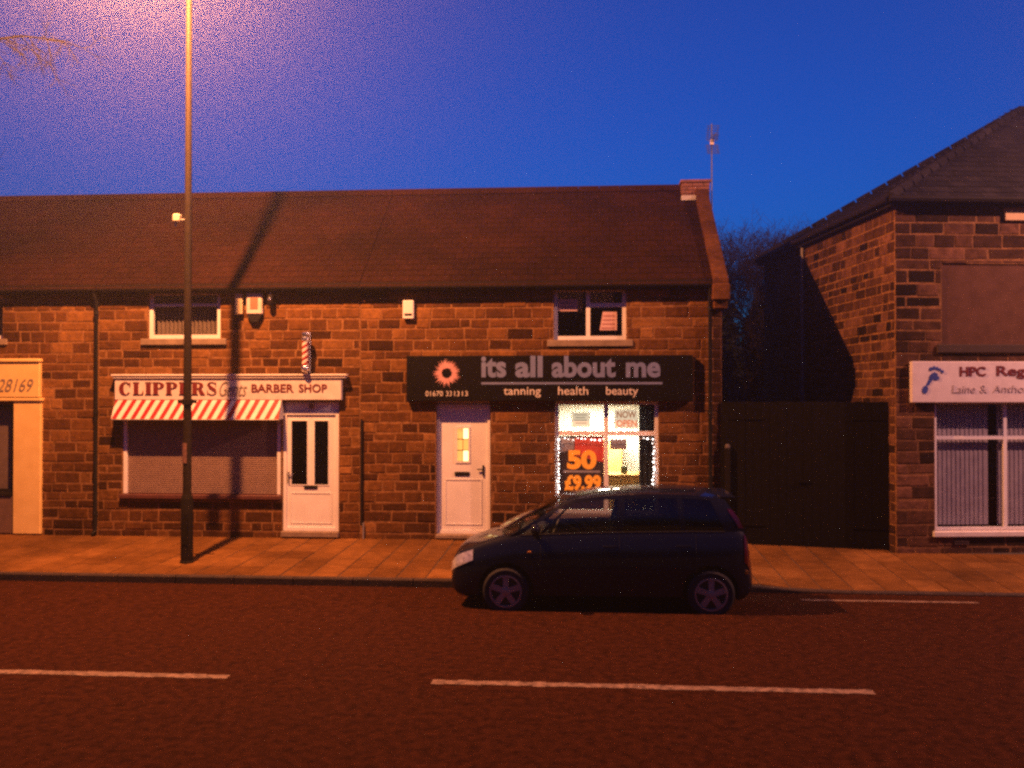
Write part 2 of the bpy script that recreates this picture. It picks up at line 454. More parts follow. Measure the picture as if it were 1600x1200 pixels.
# ------------------------------------------------------------------ the stone terrace
EAVES, RIDGE, RIDGE_Y, DEPTH = 4.70, 7.08, 3.0, 6.0
SLOPE = math.atan2(RIDGE-EAVES, RIDGE_Y)
def terrace_house(label, x0, x1, holes, seed, gable_right=False):
    rng = random.Random(seed)
    h = empty('terrace_house', (0,0,0), label=label, cat='house', group='houses of the stone terrace')
    x0 += .003; x1 -= .003
    mb = MB(); holes_wall(mb, x0, x1, -.25, EAVES, holes, 0, .32); mb.build('wall', M_mortar, h)
    # gable, party and back walls
    mb = MB()
    for a, b in ((x0, x0+.2), (x1-.2, x1)):
        mb2 = [(.321,-.25),(DEPTH,-.25),(DEPTH,EAVES),(RIDGE_Y,RIDGE-.03),(.321,EAVES+.2)]
        n = len(mb2); A = mb.V(*[(a,y,z) for y,z in mb2]); B = mb.V(*[(b,y,z) for y,z in mb2])
        mb.face(range(A,A+n)); mb.face(range(B+n-1,B-1,-1))
        for k in range(n): mb.face((A+k,B+k,B+(k+1)%n,A+(k+1)%n))
    mb.box(x0+.201, x1-.201, DEPTH-.3, DEPTH-.001, -.25, EAVES)
    mb.box(x0+.201, x1-.201, .33, DEPTH-.31, 2.62, 2.72)      # floor between the storeys
    mb.box(x0+.201, x1-.201, .33, DEPTH-.31, -.02, .02)
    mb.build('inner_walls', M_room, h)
    clip = [(a,b,c-.0,d) for a,b,c,d in holes]
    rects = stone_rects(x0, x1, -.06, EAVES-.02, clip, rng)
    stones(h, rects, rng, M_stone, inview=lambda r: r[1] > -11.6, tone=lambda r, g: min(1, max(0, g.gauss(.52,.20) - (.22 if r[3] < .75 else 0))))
    # roof: boarding with courses of slates lapped over it, both slopes
    rf = MB()
    ov = .16
    e0 = (-ov, EAVES - ov*math.tan(SLOPE) + .10); top = (RIDGE_Y, RIDGE+.02)
    for s in (0, 1):
        A = [e0, top] if not s else [(2*RIDGE_Y-e0[0], e0[1]), top]
        rf.poly([(x0,A[0][0],A[0][1]-.03),(x1,A[0][0],A[0][1]-.03),(x1,A[1][0],A[1][1]-.03),(x0,A[1][0],A[1][1]-.03)])
    roof = rf.build('roof', M_gutter, h)
    sl = MB(); L = math.hypot(top[0]-e0[0], top[1]-e0[1]); rows = 19; step = L/rows
    dy, dz = (top[0]-e0[0])/L, (top[1]-e0[1])/L
    for r in range(rows):
        w = .26; x = x0 - (r % 2)*w/2
        while x < x1:
            a, b = max(x, x0)+.003, min(x+w, x1)-.003; x += w
            if b - a < .02: continue
            sl.tone = rng.random(); l0, l1 = r*step - .015, (r+1)*step + .05
            t = rng.uniform(.0, .004)
            for s in (0, 1):
                mp = (lambda l, n: (e0[0]+dy*l-dz*n, e0[1]+dz*l+dy*n)) if not s else (lambda l, n: (2*RIDGE_Y-(e0[0]+dy*l-dz*n), e0[1]+dz*l+dy*n))
                q = [mp(l0, .010+t), mp(l1, .002), mp(l0, .003)]
                i = sl.V((a,*q[0]),(b,*q[0]),(b,*q[1]),(a,*q[1]),(a,*q[2]),(b,*q[2]))
                sl.face((i,i+1,i+2,i+3)); sl.face((i+4,i+5,i+1,i))
    tag(sl.build('slates', M_slate, roof, fix=False), kind='stuff')
    xx = x0; rt = None
    while xx < x1-.1:
        b = min(xx+.45, x1)
        mb = MB(); mb.tone = rng.random()
        pr = [(-.14,-.095),(-.10,-.01),(-.04,.055),(.04,.055),(.10,-.01),(.14,-.095)]
        A = mb.V(*[(xx+.004,RIDGE_Y+p,RIDGE+.05+q) for p,q in pr]); B = mb.V(*[(b-.004,RIDGE_Y+p,RIDGE+.05+q) for p,q in pr])
        for k in range(5): mb.face((A+k,A+k+1,B+k+1,B+k))
        mb.face([A+k for k in range(6)]); mb.face([B+k for k in range(6)][::-1])
        mb.build('ridge_tile', M_slate, roof, fix=False); xx = b
    # gutter and fascia board
    gt = MB(); gz = EAVES - .015
    pr = [(-.165+.07*math.cos(a), gz+.07*math.sin(a)) for a in [math.pi + math.pi*k/8 for k in range(9)]]
    pr += [(y*1.0+ (.008 if y < -.165 else -.008), z) for y, z in pr[::-1]]
    n = len(pr); A = gt.V(*[(x0,y,z) for y,z in pr]); B = gt.V(*[(x1,y,z) for y,z in pr])
    for k in range(n): gt.face((A+k,A+(k+1)%n,B+(k+1)%n,B+k))
    gt.box(x0, x1, -.085, -.045, EAVES-.10, EAVES+.07)
    gt.build('gutter', M_gutter, h)
    return h

# openings (x0, x1, z0, z1)
LX0, LX1 = -16.0, PX(22)
H_L_shop = (-14.2, PX(22), .02, 2.50)
H_L_up = (-12.75, PX(4), 3.76, 4.62)
bwx0, bwz1 = P(231, 452); bwx1, bwz0 = P(344, 529)
H_B_up = (bwx0, bwx1, bwz0, 4.66)
H_B_win = (PX(192), PX(440), .74, 2.56)
H_B_door = (PX(442), PX(530), .03, 2.56)
H_T_up = (PX(865), PX(979), P(900,531)[1], 4.66)
H_T_door = (PX(681), PX(767), .04, 2.60)
H_T_win = (PX(867), PX(1029), .50, 2.58)
house_l = terrace_house('sandstone terrace house at left frame edge with cream shopfront', LX0, -9.25, [H_L_shop, H_L_up], 11)
house_b = terrace_house('sandstone terrace house with shuttered barber shop and vertical blinds upstairs', -9.25, -4.17, [H_B_up, H_B_win, H_B_door], 12)
house_t = terrace_house('end terrace sandstone house with lit shop window behind dark car', -4.17, 2.50, [H_T_up, H_T_door, H_T_win], 13)

# downpipes
def downpipe(parent, x, y, z0, z1, r=.037, material=None):
    mb = MB(); mb.tube([(x,y-.09,z1),(x,y-.09,z1-.06),(x,y,z1-.2),(x,y,z0+.12),(x,y-.1,z0+.03)], r, 10)
    for z in (z0+.4, (z0+z1)/2, z1-.45): mb.lathe([(r+.012,0),(r+.012,.06)], (x,y,z), n=12); mb.box(x-.015,x+.015,y,y+.09,z+.01,z+.05)
    mb.build('downpipe', material or M_dark, parent, smooth=True)
downpipe(house_l, PX(153), -.075, 0, 4.66)
downpipe(house_t, PX(1109), -.075, 0, 4.66)
tube_obj('conduit', [(PX(566),-.045,P(566,655)[1]),(PX(566),-.045,.25)], .022, M_gutter, house_b, 8)
tube_obj('conduit', [(PX(569),-.045,.30),(PX(569),-.045,.0)], .016, M_galv, house_b, 8)

# ---- end gable: coping, kneeler, chimney
def coping(parent):
    n = 7; L = math.hypot(RIDGE_Y+.2, RIDGE-EAVES)
    for s in (0, 1):
        for k in range(n):
            mb = MB(); mb.tone = .25+.3*random.random()
            y0, y1 = -.2 + (RIDGE_Y-.25+.2)*k/n+.004, -.2 + (RIDGE_Y-.25+.2)*(k+1)/n-.004
            z = lambda y: EAVES + .16 + y*math.tan(SLOPE)
            pr = [(2.33,-.14),(2.59,-.14),(2.59,.065),(2.565,.08),(2.355,.08),(2.33,.065)]
            yy = (lambda y: y) if not s else (lambda y: 2*RIDGE_Y-y)
            A = mb.V(*[(x,yy(y0),z(y0)+h) for x,h in pr]); B = mb.V(*[(x,yy(y1),z(y1)+h) for x,h in pr])
            m = len(pr)
            for q in range(m): mb.face((A+q,A+(q+1)%m,B+(q+1)%m,B+q))
            mb.face([A+q for q in range(m)]); mb.face([B+q for q in range(m)][::-1])
            mb.build('coping_stone', M_stone, parent)
    mb = MB(); mb.tone = .4; mb.bbox(2.30,2.61,-.26,.10,EAVES-.32,EAVES-.02,.02); mb.bbox(2.33,2.58,-.16,.08,EAVES-.47,EAVES-.322,.02)
    mb.build('kneeler', M_stone, parent)
    ch = empty('chimney', parent=parent)
    x0, x1 = PX(1063,3), 2.64
    mb = MB(); mb.box(x0+.02,x1-.02,2.62,3.38,6.4,7.12); mb.build('chimney_core', M_mortar, ch)
    rng = random.Random(5); z = 6.45; odd = 0
    while z < 7.07:
        for face in ('f','r','l'):
            span = (x0, x1) if face == 'f' else (2.60, 3.40)
            x = span[0]; first = True
            while x < span[1]-.01:
                l = .225*(.5 if first and odd else 1); first = False; b = min(x+l, span[1])
                if b-x > .05:
                    mb = MB(); mb.tone = rng.random()
                    if face == 'f': mb.bbox(x+.005,b-.005,2.600,2.655,z+.005,z+.070,.004)
                    elif face == 'r': mb.bbox(x1-.055,x1,max(x,2.66)+.005,b-.005,z+.005,z+.070,.004)
                    else: mb.bbox(x0,x0+.055,max(x,2.66)+.005,b-.005,z+.005,z+.070,.004)
                    mb.build('brick', M_brick, ch)
                x = b
        z += .076; odd ^= 1
    mb = MB(); mb.bbox(x0-.03,x1+.02,2.57,3.43,7.14,7.20,.012); mb.build('cap', M_brick, ch)
    mb = MB(); sz = lambda y: EAVES + .06 + y*math.tan(SLOPE)
    mb.box(x0-.02,x1-.24,2.46,2.60,sz(2.46)+.03,sz(2.46)+.13); mb.build('flashing', M_lead, ch)
coping(house_t)
# ashlar of the gable's flank, facing the side passage
rng = random.Random(21)
rects = stone_rects(.03, DEPTH-.02, -.06, EAVES-.05, [], rng, lmin=.35, lmax=.8)
mx = Matrix.Translation((2.497,0,0)) @ Matrix.Rotation(R(90), 4, 'Z')
stones(house_t, rects, rng, M_stone, limit=0, mtx=mx, name='flank_stone')

# ------------------------------------------------------------------ windows and doors of the terrace
# left shopfront
sf = empty('shopfront', parent=house_l)
mb = MB(); mb.bbox(PX(22,-.05), PX(65,-.05), -.075, .02, .02, 2.56, .012); mb.bbox(-14.25,PX(65,-.05)+.03,-.11,.02,2.56,2.62,.012)
mb.build('pilaster', M_cream, sf)
mb = MB(); mb.bbox(-14.2, PX(22)-.003, -.03, .05, .02, .74, .012); mb.build('stall_riser', mat('brown_panel', (.16,.09,.06), (.12,.07,.05), rough=.6), sf)
window(house_l, -14.2, PX(22)-.003, .80, 2.50, .03, t=.07, vb=[(-12.6,.87,2.43)], material=M_gutter, panes=[(-14.1,-12.63,.87,2.43),(-12.57,PX(22)-.075,.87,2.43)])
mb = MB(); mb.box(-14.19,PX(22)-.01,.18,.2,.75,2.5); mb.build('drawn_blind', M_shutter, house_l)
mb = MB(); mb.bbox(-14.22, PX(22)-.004, -.06, .03, .742, .80, .008); mb.build('window_sill', M_gutter, house_l)
window(house_l, H_L_up[0]+.003, H_L_up[1]-.003, 3.77, 4.61, .10, vb=[(-12.0,3.83,4.55)], panes=[(-12.69,-12.03,3.83,4.55),(-11.97,H_L_up[1]-.063,3.83,4.55)], sill=(-12.85,H_L_up[1]+.1,3.64,3.758,-.05))
mb = MB(); mb.box(-12.7,H_L_up[1]-.02,.3,.31,3.78,4.6); mb.build('curtain', M_blind, house_l)

# barber upstairs window with vertical blinds
x0, x1, z0, z1 = bwx0+.004, bwx1-.004, bwz0+.004, 4.655
tz = P(290,476)[1]
window(house_b, x0, x1, z0, z1, .05, t=.075, hb=[(tz, x0+.075, x1-.075)], panes=[(x0+.075,x1-.075,z0+.075,tz-.025),(x0+.075,x1-.075,tz+.025,z1-.075)], sill=(x0-.13,x1+.13,z0-.125,z0-.004,-.06))
bl = empty('vertical_blind', parent=house_b)
n = 15
for k in range(n):
    xa = x0+.09+(x1-x0-.18)*k/n
    mb = MB(); mb.poly([(xa,.20,z0+.08),(xa+.055,.235,z0+.08),(xa+.055,.235,z1-.1),(xa,.20,z1-.1)]); mb.build('blind_strip', M_blind, bl)

# barber shop front: shutter, side posts, sill, stall riser of stone below
x0, x1 = H_B_win[0]+.004, H_B_win[1]-.02
fr = empty('shop_window', parent=house_b)
mb = MB(); mb.bbox(x0,x0+.07,.02,.12,.80,2.55,.006); mb.bbox(x1-.07,x1,.02,.12,.80,2.55,.006); mb.bbox(x0+.071,x1-.071,.024,.12,2.45,2.55,.006); mb.build('frame', M_white, fr)
mb = MB(); z = .80
while z < 2.45:
    mb.poly([(x0+.072,.085,z),(x1-.072,.085,z),(x1-.072,.070,z+.018),(x0+.072,.070,z+.018)])
    mb.poly([(x0+.072,.070,z+.018),(x1-.072,.070,z+.018),(x1-.072,.074,z+.032),(x0+.072,.074,z+.032)])
    mb.poly([(x0+.072,.074,z+.032),(x1-.072,.074,z+.032),(x1-.072,.085,z+.037),(x0+.072,.085,z+.037)])
    z += .037
tag(mb.build('shutter_slats', M_shutter, fr, fix=False), kind='stuff')
mb = MB(); mb.bbox(x0-.03,x1+.03,-.10,.13,.715,.798,.012); mb.build('sill', mat('dark_red_sill', (.10,.028,.020), (.07,.02,.016), rough=.6), fr)

# barber door
def door(parent, x0, x1, z0, z1, y, frame=.055):
    d = empty('door', parent=parent)
    mb = MB(); frame_ring(mb, x0, x1, z0-.001, z1, y-.015, y+.08, frame); mb.build('door_frame', M_white, d)
    return d
x0, x1 = H_B_door[0]+.01, H_B_door[1]-.01
z0, z1 = P(485,829)[1], P(485,643)[1]
bd = door(house_b, x0, x1, z0, z1, .03, .06)
a, b = x0+.064, x1-.064
pz0, pz1 = P(485,758)[1], P(485,657)[1]
p1a, p1b = PX(454), PX(480); p2a, p2b = PX(490), PX(513)
mb = MB(); holes_wall(mb, a, b, z0+.055, z1-.064, [(p1a,p1b,pz0,pz1),(p2a,p2b,pz0,pz1)], .045, .09)
mb.build('door_leaf', M_white, bd)
for (u, v) in ((p1a,p1b),(p2a,p2b)):
    mb = MB(); mb.poly([(u,.075,pz0),(v,.075,pz0),(v,.075,pz1),(u,.075,pz1)]); mb.build('pane', M_glass, bd)
    mb = MB(); frame_ring(mb, u-.012, v+.012, pz0-.012, pz1+.012, .036, .046, .02); mb.build('pane_bead', M_white, bd)
lx, lz = P(485,761); mb = MB(); mb.bbox(lx-.13,lx+.13,.028,.047,lz-.035,lz+.03,.006); mb.build('letterbox', M_dark, bd)
mb = MB(); mb.bbox(a+.02,a+.045,.01,.046,1.02,1.24,.006); mb.tube([(a+.032,.015,1.18),(a+.12,.0,1.18)], .012, 8); mb.build('handle', M_chrome, bd)
mb = MB(); frame_ring(mb, a+.07, b-.07, z0+.13, pz0-.14, .037, .046, .022); mb.build('lower_moulding', M_white, bd)
mb = MB(); mb.bbox(x0,x1,.04,.1,z1+.004,2.555,.006); mb.build('head_panel', M_white, bd)
mb = MB(); mb.bbox(x0-.02,x1+.02,-.10,.10,.02,z0-.003,.015); mb.build('doorstep', M_sill, bd)
mb = MB(); mb.box(x0-.03,x1+.05,1.4,1.42,.03,2.6); mb.build('passage_wall', M_room, house_b)

# tanning shop door
x0, x1 = PX(682,.10), PX(766,.10); x0 = max(x0, H_T_door[0]+.004); x1 = min(x1, H_T_door[1]-.004)
z0, z1 = P(724,833,.1)[1], 2.50
td = door(house_t, x0, x1, z0, z1, .10, .05)
a, b = x0+.054, x1-.054
q0, q1 = P(714,721,.1), P(732,669,.1)
mb = MB(); holes_wall(mb, a, b, z0+.052, z1-.054, [(q0[0],q1[0],q0[1],q1[1])], .115, .16); mb.build('door_leaf', M_white, td)
hh = (q1[1]-q0[1])/3
for k in range(3):
    for s in range(2):
        xm = (q0[0]+q1[0])/2
        mb = MB(); mb.box(q0[0] if not s else xm+.006, xm-.006 if not s else q1[0], .135, .142, q0[1]+hh*k+.008, q0[1]+hh*(k+1)-.008)
        mb.build('pane', M_doorglow2 if k == 1 or not s else M_doorglow, td)
mb = MB(); frame_ring(mb, q0[0]-.03, q1[0]+.03, q0[1]-.03, q1[1]+.03, .100, .116, .034); mb.build('pane_surround', M_white, td)
lx, lz = P(722,740,.1); mb = MB(); mb.bbox(lx-.14,lx+.14,.098,.118,lz-.04,lz+.035,.006); mb.build('letterbox', M_gutter, td)
hx, hz = P(755,735,.1); mb = MB(); mb.bbox(hx-.016,hx+.016,.085,.117,hz-.10,hz+.10,.006); mb.tube([(hx,.09,hz+.02),(hx-.11,.075,hz+.02)], .012, 8); mb.build('handle', M_dark, td)
mb = MB(); frame_ring(mb, a+.10, b-.10, z0+.16, lz-.10, .105, .116, .02); mb.build('lower_moulding', M_white, td)
mb = MB(); mb.bbox(x0-.003,x1+.003,-.06,.16,.02,z0-.003,.015); mb.build('doorstep', M_sill, td)
mb = MB(); mb.bbox(x0,x1,.11,.17,z1+.004,2.595,.006); mb.build('head_panel', M_white, td)

# tanning shop upstairs window
x0, x1, z0, z1 = H_T_up[0]+.004, H_T_up[1]-.004, H_T_up[2]+.004, 4.655
xm = PX(919); hz = P(950,476)[1]
tw = window(house_t, x0, x1, z0, z1, .06, t=.07, vb=[(xm, z0+.07, z1-.07)], hb=[(hz, xm+.025, x1-.07)], bw=.075,
       panes=[(x0+.07,xm-.038,z0+.07,z1-.07),(xm+.038,x1-.07,z0+.07,hz-.038),(xm+.038,x1-.07,hz+.038,z1-.07)], sill=(x0-.12,x1+.12,z0-.13,z0-.004,-.04))
mb = MB(); mb.box(x0+.05,xm-.1,.5,.52,z0+.55,z1); mb.box(xm+.05,x1-.22,.5,.52,hz+.02,z1); mb.build('roller_blind', M_blind2, house_t)

# tanning shop window and the lit room behind it
x0, x1, z0, z1 = H_T_win[0]+.004, H_T_win[1]-.004, H_T_win[2]+.004, 2.565
xm = PX(947,.07); tz = P(947,677,.07)[1]
sw = window(house_t, x0, x1, z0, z1, .05, t=.065, vb=[(xm, z0+.065, z1-.065)], hb=[(tz, x0+.065, xm-.04), (tz, xm+.04, x1-.065)], bw=.08,
       panes=[(x0+.065,xm-.04,z0+.065,tz-.04),(xm+.04,x1-.065,z0+.065,tz-.04),(x0+.065,xm-.04,tz+.04,z1-.065),(xm+.04,x1-.065,tz+.04,z1-.065)],
       sill=(x0-.1,x1+.1,z0-.12,z0-.004,-.06))
room = empty('shop_room', parent=house_t)
mb = MB(); rx0, rx1 = -1.35, 1.95
mb.box(rx0,rx1,2.7,2.75,.02,2.6); mb.box(rx0,rx0+.05,.33,2.7,.02,2.6); mb.box(rx1-.05,rx1,.33,2.7,.02,2.6); mb.box(rx0,rx1,.33,2.75,2.57,2.61)
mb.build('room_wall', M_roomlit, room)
mb = MB(); mb.box(rx0+.05,rx1-.05,.33,2.7,.022,.05); mb.build('room_floor', mat('laminate_floor', (.40,.25,.12), (.33,.2,.1), rough=.5), room)
cl = empty('ceiling_light', (.35,1.5,2.56), label='bright fluorescent panel light on the ceiling inside the lit shop window', cat='ceiling light')
mb = MB(); frame_ring(mb, -.62,.62,-.32,.32, 0, .03, .03)
mb.v = [(x, z, -.045+y) for x, y, z in mb.v]; mb.build('light_frame', M_white, cl)
mb = MB(); mb.box(-.585,.585,-.285,.285,-.035,-.012); mb.build('diffuser', M_shoplight, cl)
# counter and shelf inside
ct = empty('reception_counter', (.62,1.25,.05), label='cream reception counter inside the lit shop window', cat='counter')
mb = MB(); mb.bbox(-.6,.5,-.3,.3,0,1.06,.01); mb.build('front_panel', M_cream, ct)
mb = MB(); mb.bbox(-.65,.55,-.34,.34,1.062,1.10,.01); mb.build('counter_top', mat('pine_top', (.62,.36,.12), (.5,.28,.1), rough=.45), ct)
cb = empty('cabinet', (PX(957,2.2),2.25,.05), label='tall cream cabinet against the back wall inside the lit shop', cat='cabinet')
mb = MB(); mb.bbox(-.2,.2,-.2,.2,0,1.72,.01); mb.build('carcass', M_cream, cb)
mb = MB(); mb.bbox(-.185,.185,-.222,-.203,.05,1.66,.006); mb.build('cabinet_door', M_cream, cb)
cd = MB(); bxp, bzp = P(975,729,1.0); cd.bbox(bxp-.06,bxp+.06,1.0,1.05,1.156,1.30,.008); tag(cd.build('card_box', mat('dark_green_card', (.12,.12,.05), rough=.6)), 'small dark box standing on the cream counter', 'box')

def poster(name, label, x0, x1, z0, z1, y, material, cat='poster', lean=0):
    p = empty(name, (0,0,0), label=label, cat=cat)
    mb = MB(); mb.prism([(x0,z0),(x1,z0),(x1,z1),(x0+lean,z1)], y, y+.004); mb.build('sheet', material, p)
    return p
yg = .092
# lower left pane: dark price poster
a, b = x0+.068, xm-.043
d0, d1 = z0+.068, tz-.05
pp = poster('price_poster', 'dark price poster with big orange 50 in the lit shop window', a, b, d0, d1, yg, M_posterdark)
k = P(898,686,.1), P(938,712,.1)
mb = MB(); mb.poly([(k[0][0],yg-.004,k[1][1]),(b,yg-.004,k[1][1]-.12),(b,yg-.004,d1-.02),(k[0][0],yg-.004,d1-.02)]); mb.build('red_panel', M_redprint, pp)
mb = MB(); mb.poly([(a,yg-.004,k[1][1]+.05),(k[0][0]-.01,yg-.004,k[1][1]+.12),(k[0][0]-.01,yg-.004,d1-.02),(a,yg-.004,d1-.02)]); mb.build('grey_panel', M_greyprint, pp)
c0, c1 = P(886,733,.1), P(932,703,.1)
text('lettering', '50', c0[0], c1[0], c0[1], c1[1], yg-.008, M_orange, pp, bold=.05)
l0, l1 = P(880,738,.1), P(938,735,.1); mb = MB(); mb.box(l0[0],l1[0],yg-.006,yg-.003,l0[1],l1[1]); mb.build('rule', M_greyprint, pp)
c0, c1 = P(882,766,.1), P(939,742,.1)
text('lettering', '£9.99', c0[0], c1[0], c0[1], c1[1], yg-.008, M_orange, pp, bold=.05)
# posters in the other panes
k0, k1 = P(893,667,.1), P(922,644,.1)
pp = poster('notice', 'cream notice in the upper left pane of the lit shop window', k0[0], k1[0], k0[1], k1[1], yg, M_paper, 'notice')
for q in range(4):
    z = k1[1] - .045 - .05*q; mb = MB(); mb.box(k0[0]+.05+.02*(q%2), k1[0]-.06-.03*(q%3==1), yg-.003, yg-.001, z-.012, z); mb.build('print_line', M_grey, pp)
k0, k1 = P(960,669,.1), P(997,640,.1)
pp = poster('open_poster', 'pale poster reading NOW OPEN in the lit shop window', k0[0], k1[0], k0[1], k1[1], yg, M_paper)
w_ = k1[0]-k0[0]; h_ = k1[1]-k0[1]
text('lettering', 'NOW', k0[0]+w_*.10, k1[0]-w_*.08, k0[1]+h_*.55, k1[1]-h_*.08, yg-.004, M_brownprint, pp, bold=.02)
text('lettering', 'OPEN', k0[0]+w_*.08, k1[0]-w_*.06, k0[1]+h_*.08, k1[1]-h_*.55, yg-.004, M_brownprint, pp, bold=.02)
k0, k1 = P(953,702,.1), P(979,686,.1)
pp = poster('leaflet', 'small mauve grey leaflet taped high in the lower right pane', k0[0], k1[0], k0[1], k1[1], yg, M_greyprint, 'leaflet')
k0, k1 = P(998,790,.25), P(1023,640,.25)
mb = MB()
for q in range(7):
    xa = k0[0] + (k1[0]-k0[0]+.05)*q/7; mb.tube([(xa+.03,.24+.02*(q%2),.62),(xa+.03,.24+.02*(q%2),2.56)], .028, 8)
tag(mb.build('curtain', mat('navy_curtain', (.018,.02,.032), (.012,.013,.02), rough=.9), smooth=True), 'dark curtain hanging at the right side of the lit shop window', 'curtain')
# upstairs posters
k0, k1 = P(872,486,.1), P(902,467,.1)
pp = poster('notice', 'pink landscape notice in the left pane of the upstairs window', k0[0], k1[0], k0[1], k1[1], yg, M_pinkpaper, 'notice')
for q in range(2):
    z = k1[1]-.07-.07*q; mb = MB(); mb.box(k0[0]+.04,k1[0]-.05,yg-.003,yg-.001,z-.02,z); mb.build('print_line', M_pinkprint, pp)
k0, k1 = P(937,516,.1), P(964,487,.1)
pp = poster('notice', 'tilted pink portrait notice in the right pane of the upstairs window', k0[0], k1[0], k0[1], k1[1], yg, M_pinkpaper, 'notice', lean=.06)
for q in range(4):
    z = k1[1]-.06-.075*q; mb = MB(); mb.box(k0[0]+.07-.012*q,k1[0]-.04,yg-.003,yg-.001,z-.03,z); mb.build('print_line', M_pinkprint, pp)

# string of small lights round the shop window
sl = empty('string_lights', (0,0,0), label='string of white fairy lights round the lit shop window', cat='string lights')
rng = random.Random(9)
pts = []
lx, rxx, tzz = P(873,700,.02)[0], P(1021,700,.02)[0], P(947,686,.02)[1]
z = .75
path = []
while z < tzz: path.append((lx+rng.uniform(-.012,.012), .035, z)); z += rng.uniform(.05,.085)
x = lx
while x < rxx: path.append((x, .035, tzz+rng.uniform(-.02,.02))); x += rng.uniform(.06,.12)
z = tzz
while z > .75: path.append((rxx+rng.uniform(-.02,.02), .035, z)); z -= rng.uniform(.05,.09)
mb = MB(); mb.tube(path, .004, 5); mb.build('cable', M_white, sl)
bmsh = None
for p in path:
    if bmsh is None:
        bm = bmesh.new(); bmesh.ops.create_icosphere(bm, subdivisions=1, radius=.011); mb = MB(); mb.bm(bm); o = mb.build('bulb', M_led, sl); bmsh = o.data
    else:
        o = bpy.data.objects.new('bulb', bmsh); col.objects.link(o); o.parent = sl
    o.location = (p[0], p[1]-.014, p[2])
    s = rng.choice((.6,.8,1,1.0,1.35)); o.scale = (s,s,s)

# ------------------------------------------------------------------ shop signs
# left cream sign
s = empty('fascia_sign', (0,0,0), label='cream fascia sign with the number 28169 at left frame edge', cat='sign')
x1, z1 = P(61,566,-.12); z0 = P(61,621,-.12)[1]
mb = MB(); mb.bbox(-14.3,x1,-.115,-.02,z0,z1,.01); mb.build('board', M_cream, s)
mb = MB(); mb.bbox(-14.33,x1+.02,-.15,-.02,z1+.002,z1+.07,.015); mb.build('cornice', M_cream, s)
c0, c1 = P(-4,612,-.12), P(52,592,-.12)
text('lettering', '28169', c0[0], c1[0], c0[1], c1[1], -.116, M_grey, s, shear=.35, bold=-.004)

# barber fascia
s = empty('fascia_sign', (0,0,0), label='pale barber shop fascia sign with maroon lettering and projecting cornice', cat='sign')
YS = -.14
x0, z1 = P(179,592,YS); x1, z0 = P(533,625,YS)
mb = MB(); mb.bbox(x0,x1,YS,-.02,z0,z1,.008); mb.build('board', M_fascia, s)
mb = MB(); mb.bbox(x0-.03,x1+.08,YS-.03,-.02,z1+.002,z1+.045,.012); mb.bbox(x0-.06,x1+.11,YS-.05,-.02,z1+.047,z1+.085,.012); mb.build('cornice', M_fascia, s)
def fat(name, word, x0, x1, z0, z1, y, material, parent):
    """fat-face roman capitals: heavy stems, hairline serifs"""
    mb = MB(); H = 1.0; adv = {'C':.92,'L':.80,'I':.48,'P':.86,'E':.82,'R':.96,'S':.80}
    tot = sum(adv[c] for c in word); k = (x1-x0)/tot; hz = z1-z0; cur = [0]
    X = lambda u: x0 + (cur[0]+u)*k
    Z = lambda v: z0 + v*hz
    def rect(u0,u1,v0,v1): mb.prism([(X(u0),Z(v0)),(X(u1),Z(v0)),(X(u1),Z(v1)),(X(u0),Z(v1))], y-.012, y)
    def para(pts): mb.prism([(X(u),Z(v)) for u,v in pts], y-.012, y)
    def arc(cx, cy, ax, ay, bx, by, sx, a0, a1, n=16):
        for q in range(n):
            t0, t1 = R(a0+(a1-a0)*q/n), R(a0+(a1-a0)*(q+1)/n)
            o = lambda t: (cx+ax*math.cos(t), cy+ay*math.sin(t)); i = lambda t: (cx+sx+bx*math.cos(t), cy+by*math.sin(t))
            para([o(t0),o(t1),i(t1),i(t0)][::-1] if a1 < a0 else [i(t0),o(t0),o(t1),i(t1)])
    def stem(u, w=.30): rect(u,u+w,0,1); rect(u-.06,u+w+.06,0,.05); rect(u-.06,u+w+.06,.95,1)
    for c in word:
        if c == 'C': arc(.46,.5,.40,.52,.17,.46,.05,40,320,24); rect(.74,.80,.64,.98)
        if c == 'L': stem(.10); rect(.40,.70,0,.05); para([(.60,.05),(.72,.05),(.72,.36)])
        if c == 'I': stem(.10)
        if c in 'PR':
            stem(.10); arc(.44,.74,.36,.26,.12,.20,.0,90,-90,16); rect(.38,.46,.95,1.0); rect(.38,.46,.48,.53)
        if c == 'R': para([(.44,.49),(.62,0),(.92,0),(.66,.50)])
        if c == 'E': stem(.10); rect(.4,.72,0,.05); rect(.4,.72,.95,1); rect(.4,.56,.48,.53); para([(.60,.05),(.73,.05),(.73,.36)]); para([(.60,.95),(.73,.64),(.73,.95)]); rect(.53,.58,.36,.65)
        if c == 'S':
            para([(.10,.80),(.22,.52),(.52,.28),(.68,.22),(.66,.46),(.50,.58),(.32,.74),(.26,.86)][::1])
            arc(.38,.76,.28,.26,.20,.20,0,180,30,10); arc(.40,.24,.30,.26,.22,.20,0,0,-150,10); rect(.62,.67,.66,.98); rect(.09,.14,.02,.34)
        cur[0] += adv[c]
    return mb.build(name, material, parent)
c0, c1 = P(185,617,YS), P(341,597,YS)
fat('lettering', 'CLIPPERS', c0[0], c1[0], c0[1], c1[1], YS-.002, M_maroon, s)
c0, c1 = P(343,619,YS), P(386,596,YS)
text('lettering', 'Gents', c0[0], c1[0], c0[1], c1[1], YS-.002, M_grey, s, shear=.45, bold=-.006)
c0, c1 = P(393,613,YS), P(459,600,YS)
text('lettering', 'BARBER', c0[0], c1[0], c0[1], c1[1], YS-.002, M_maroon, s, bold=.02)
c0, c1 = P(467,613,YS), P(511,600,YS)
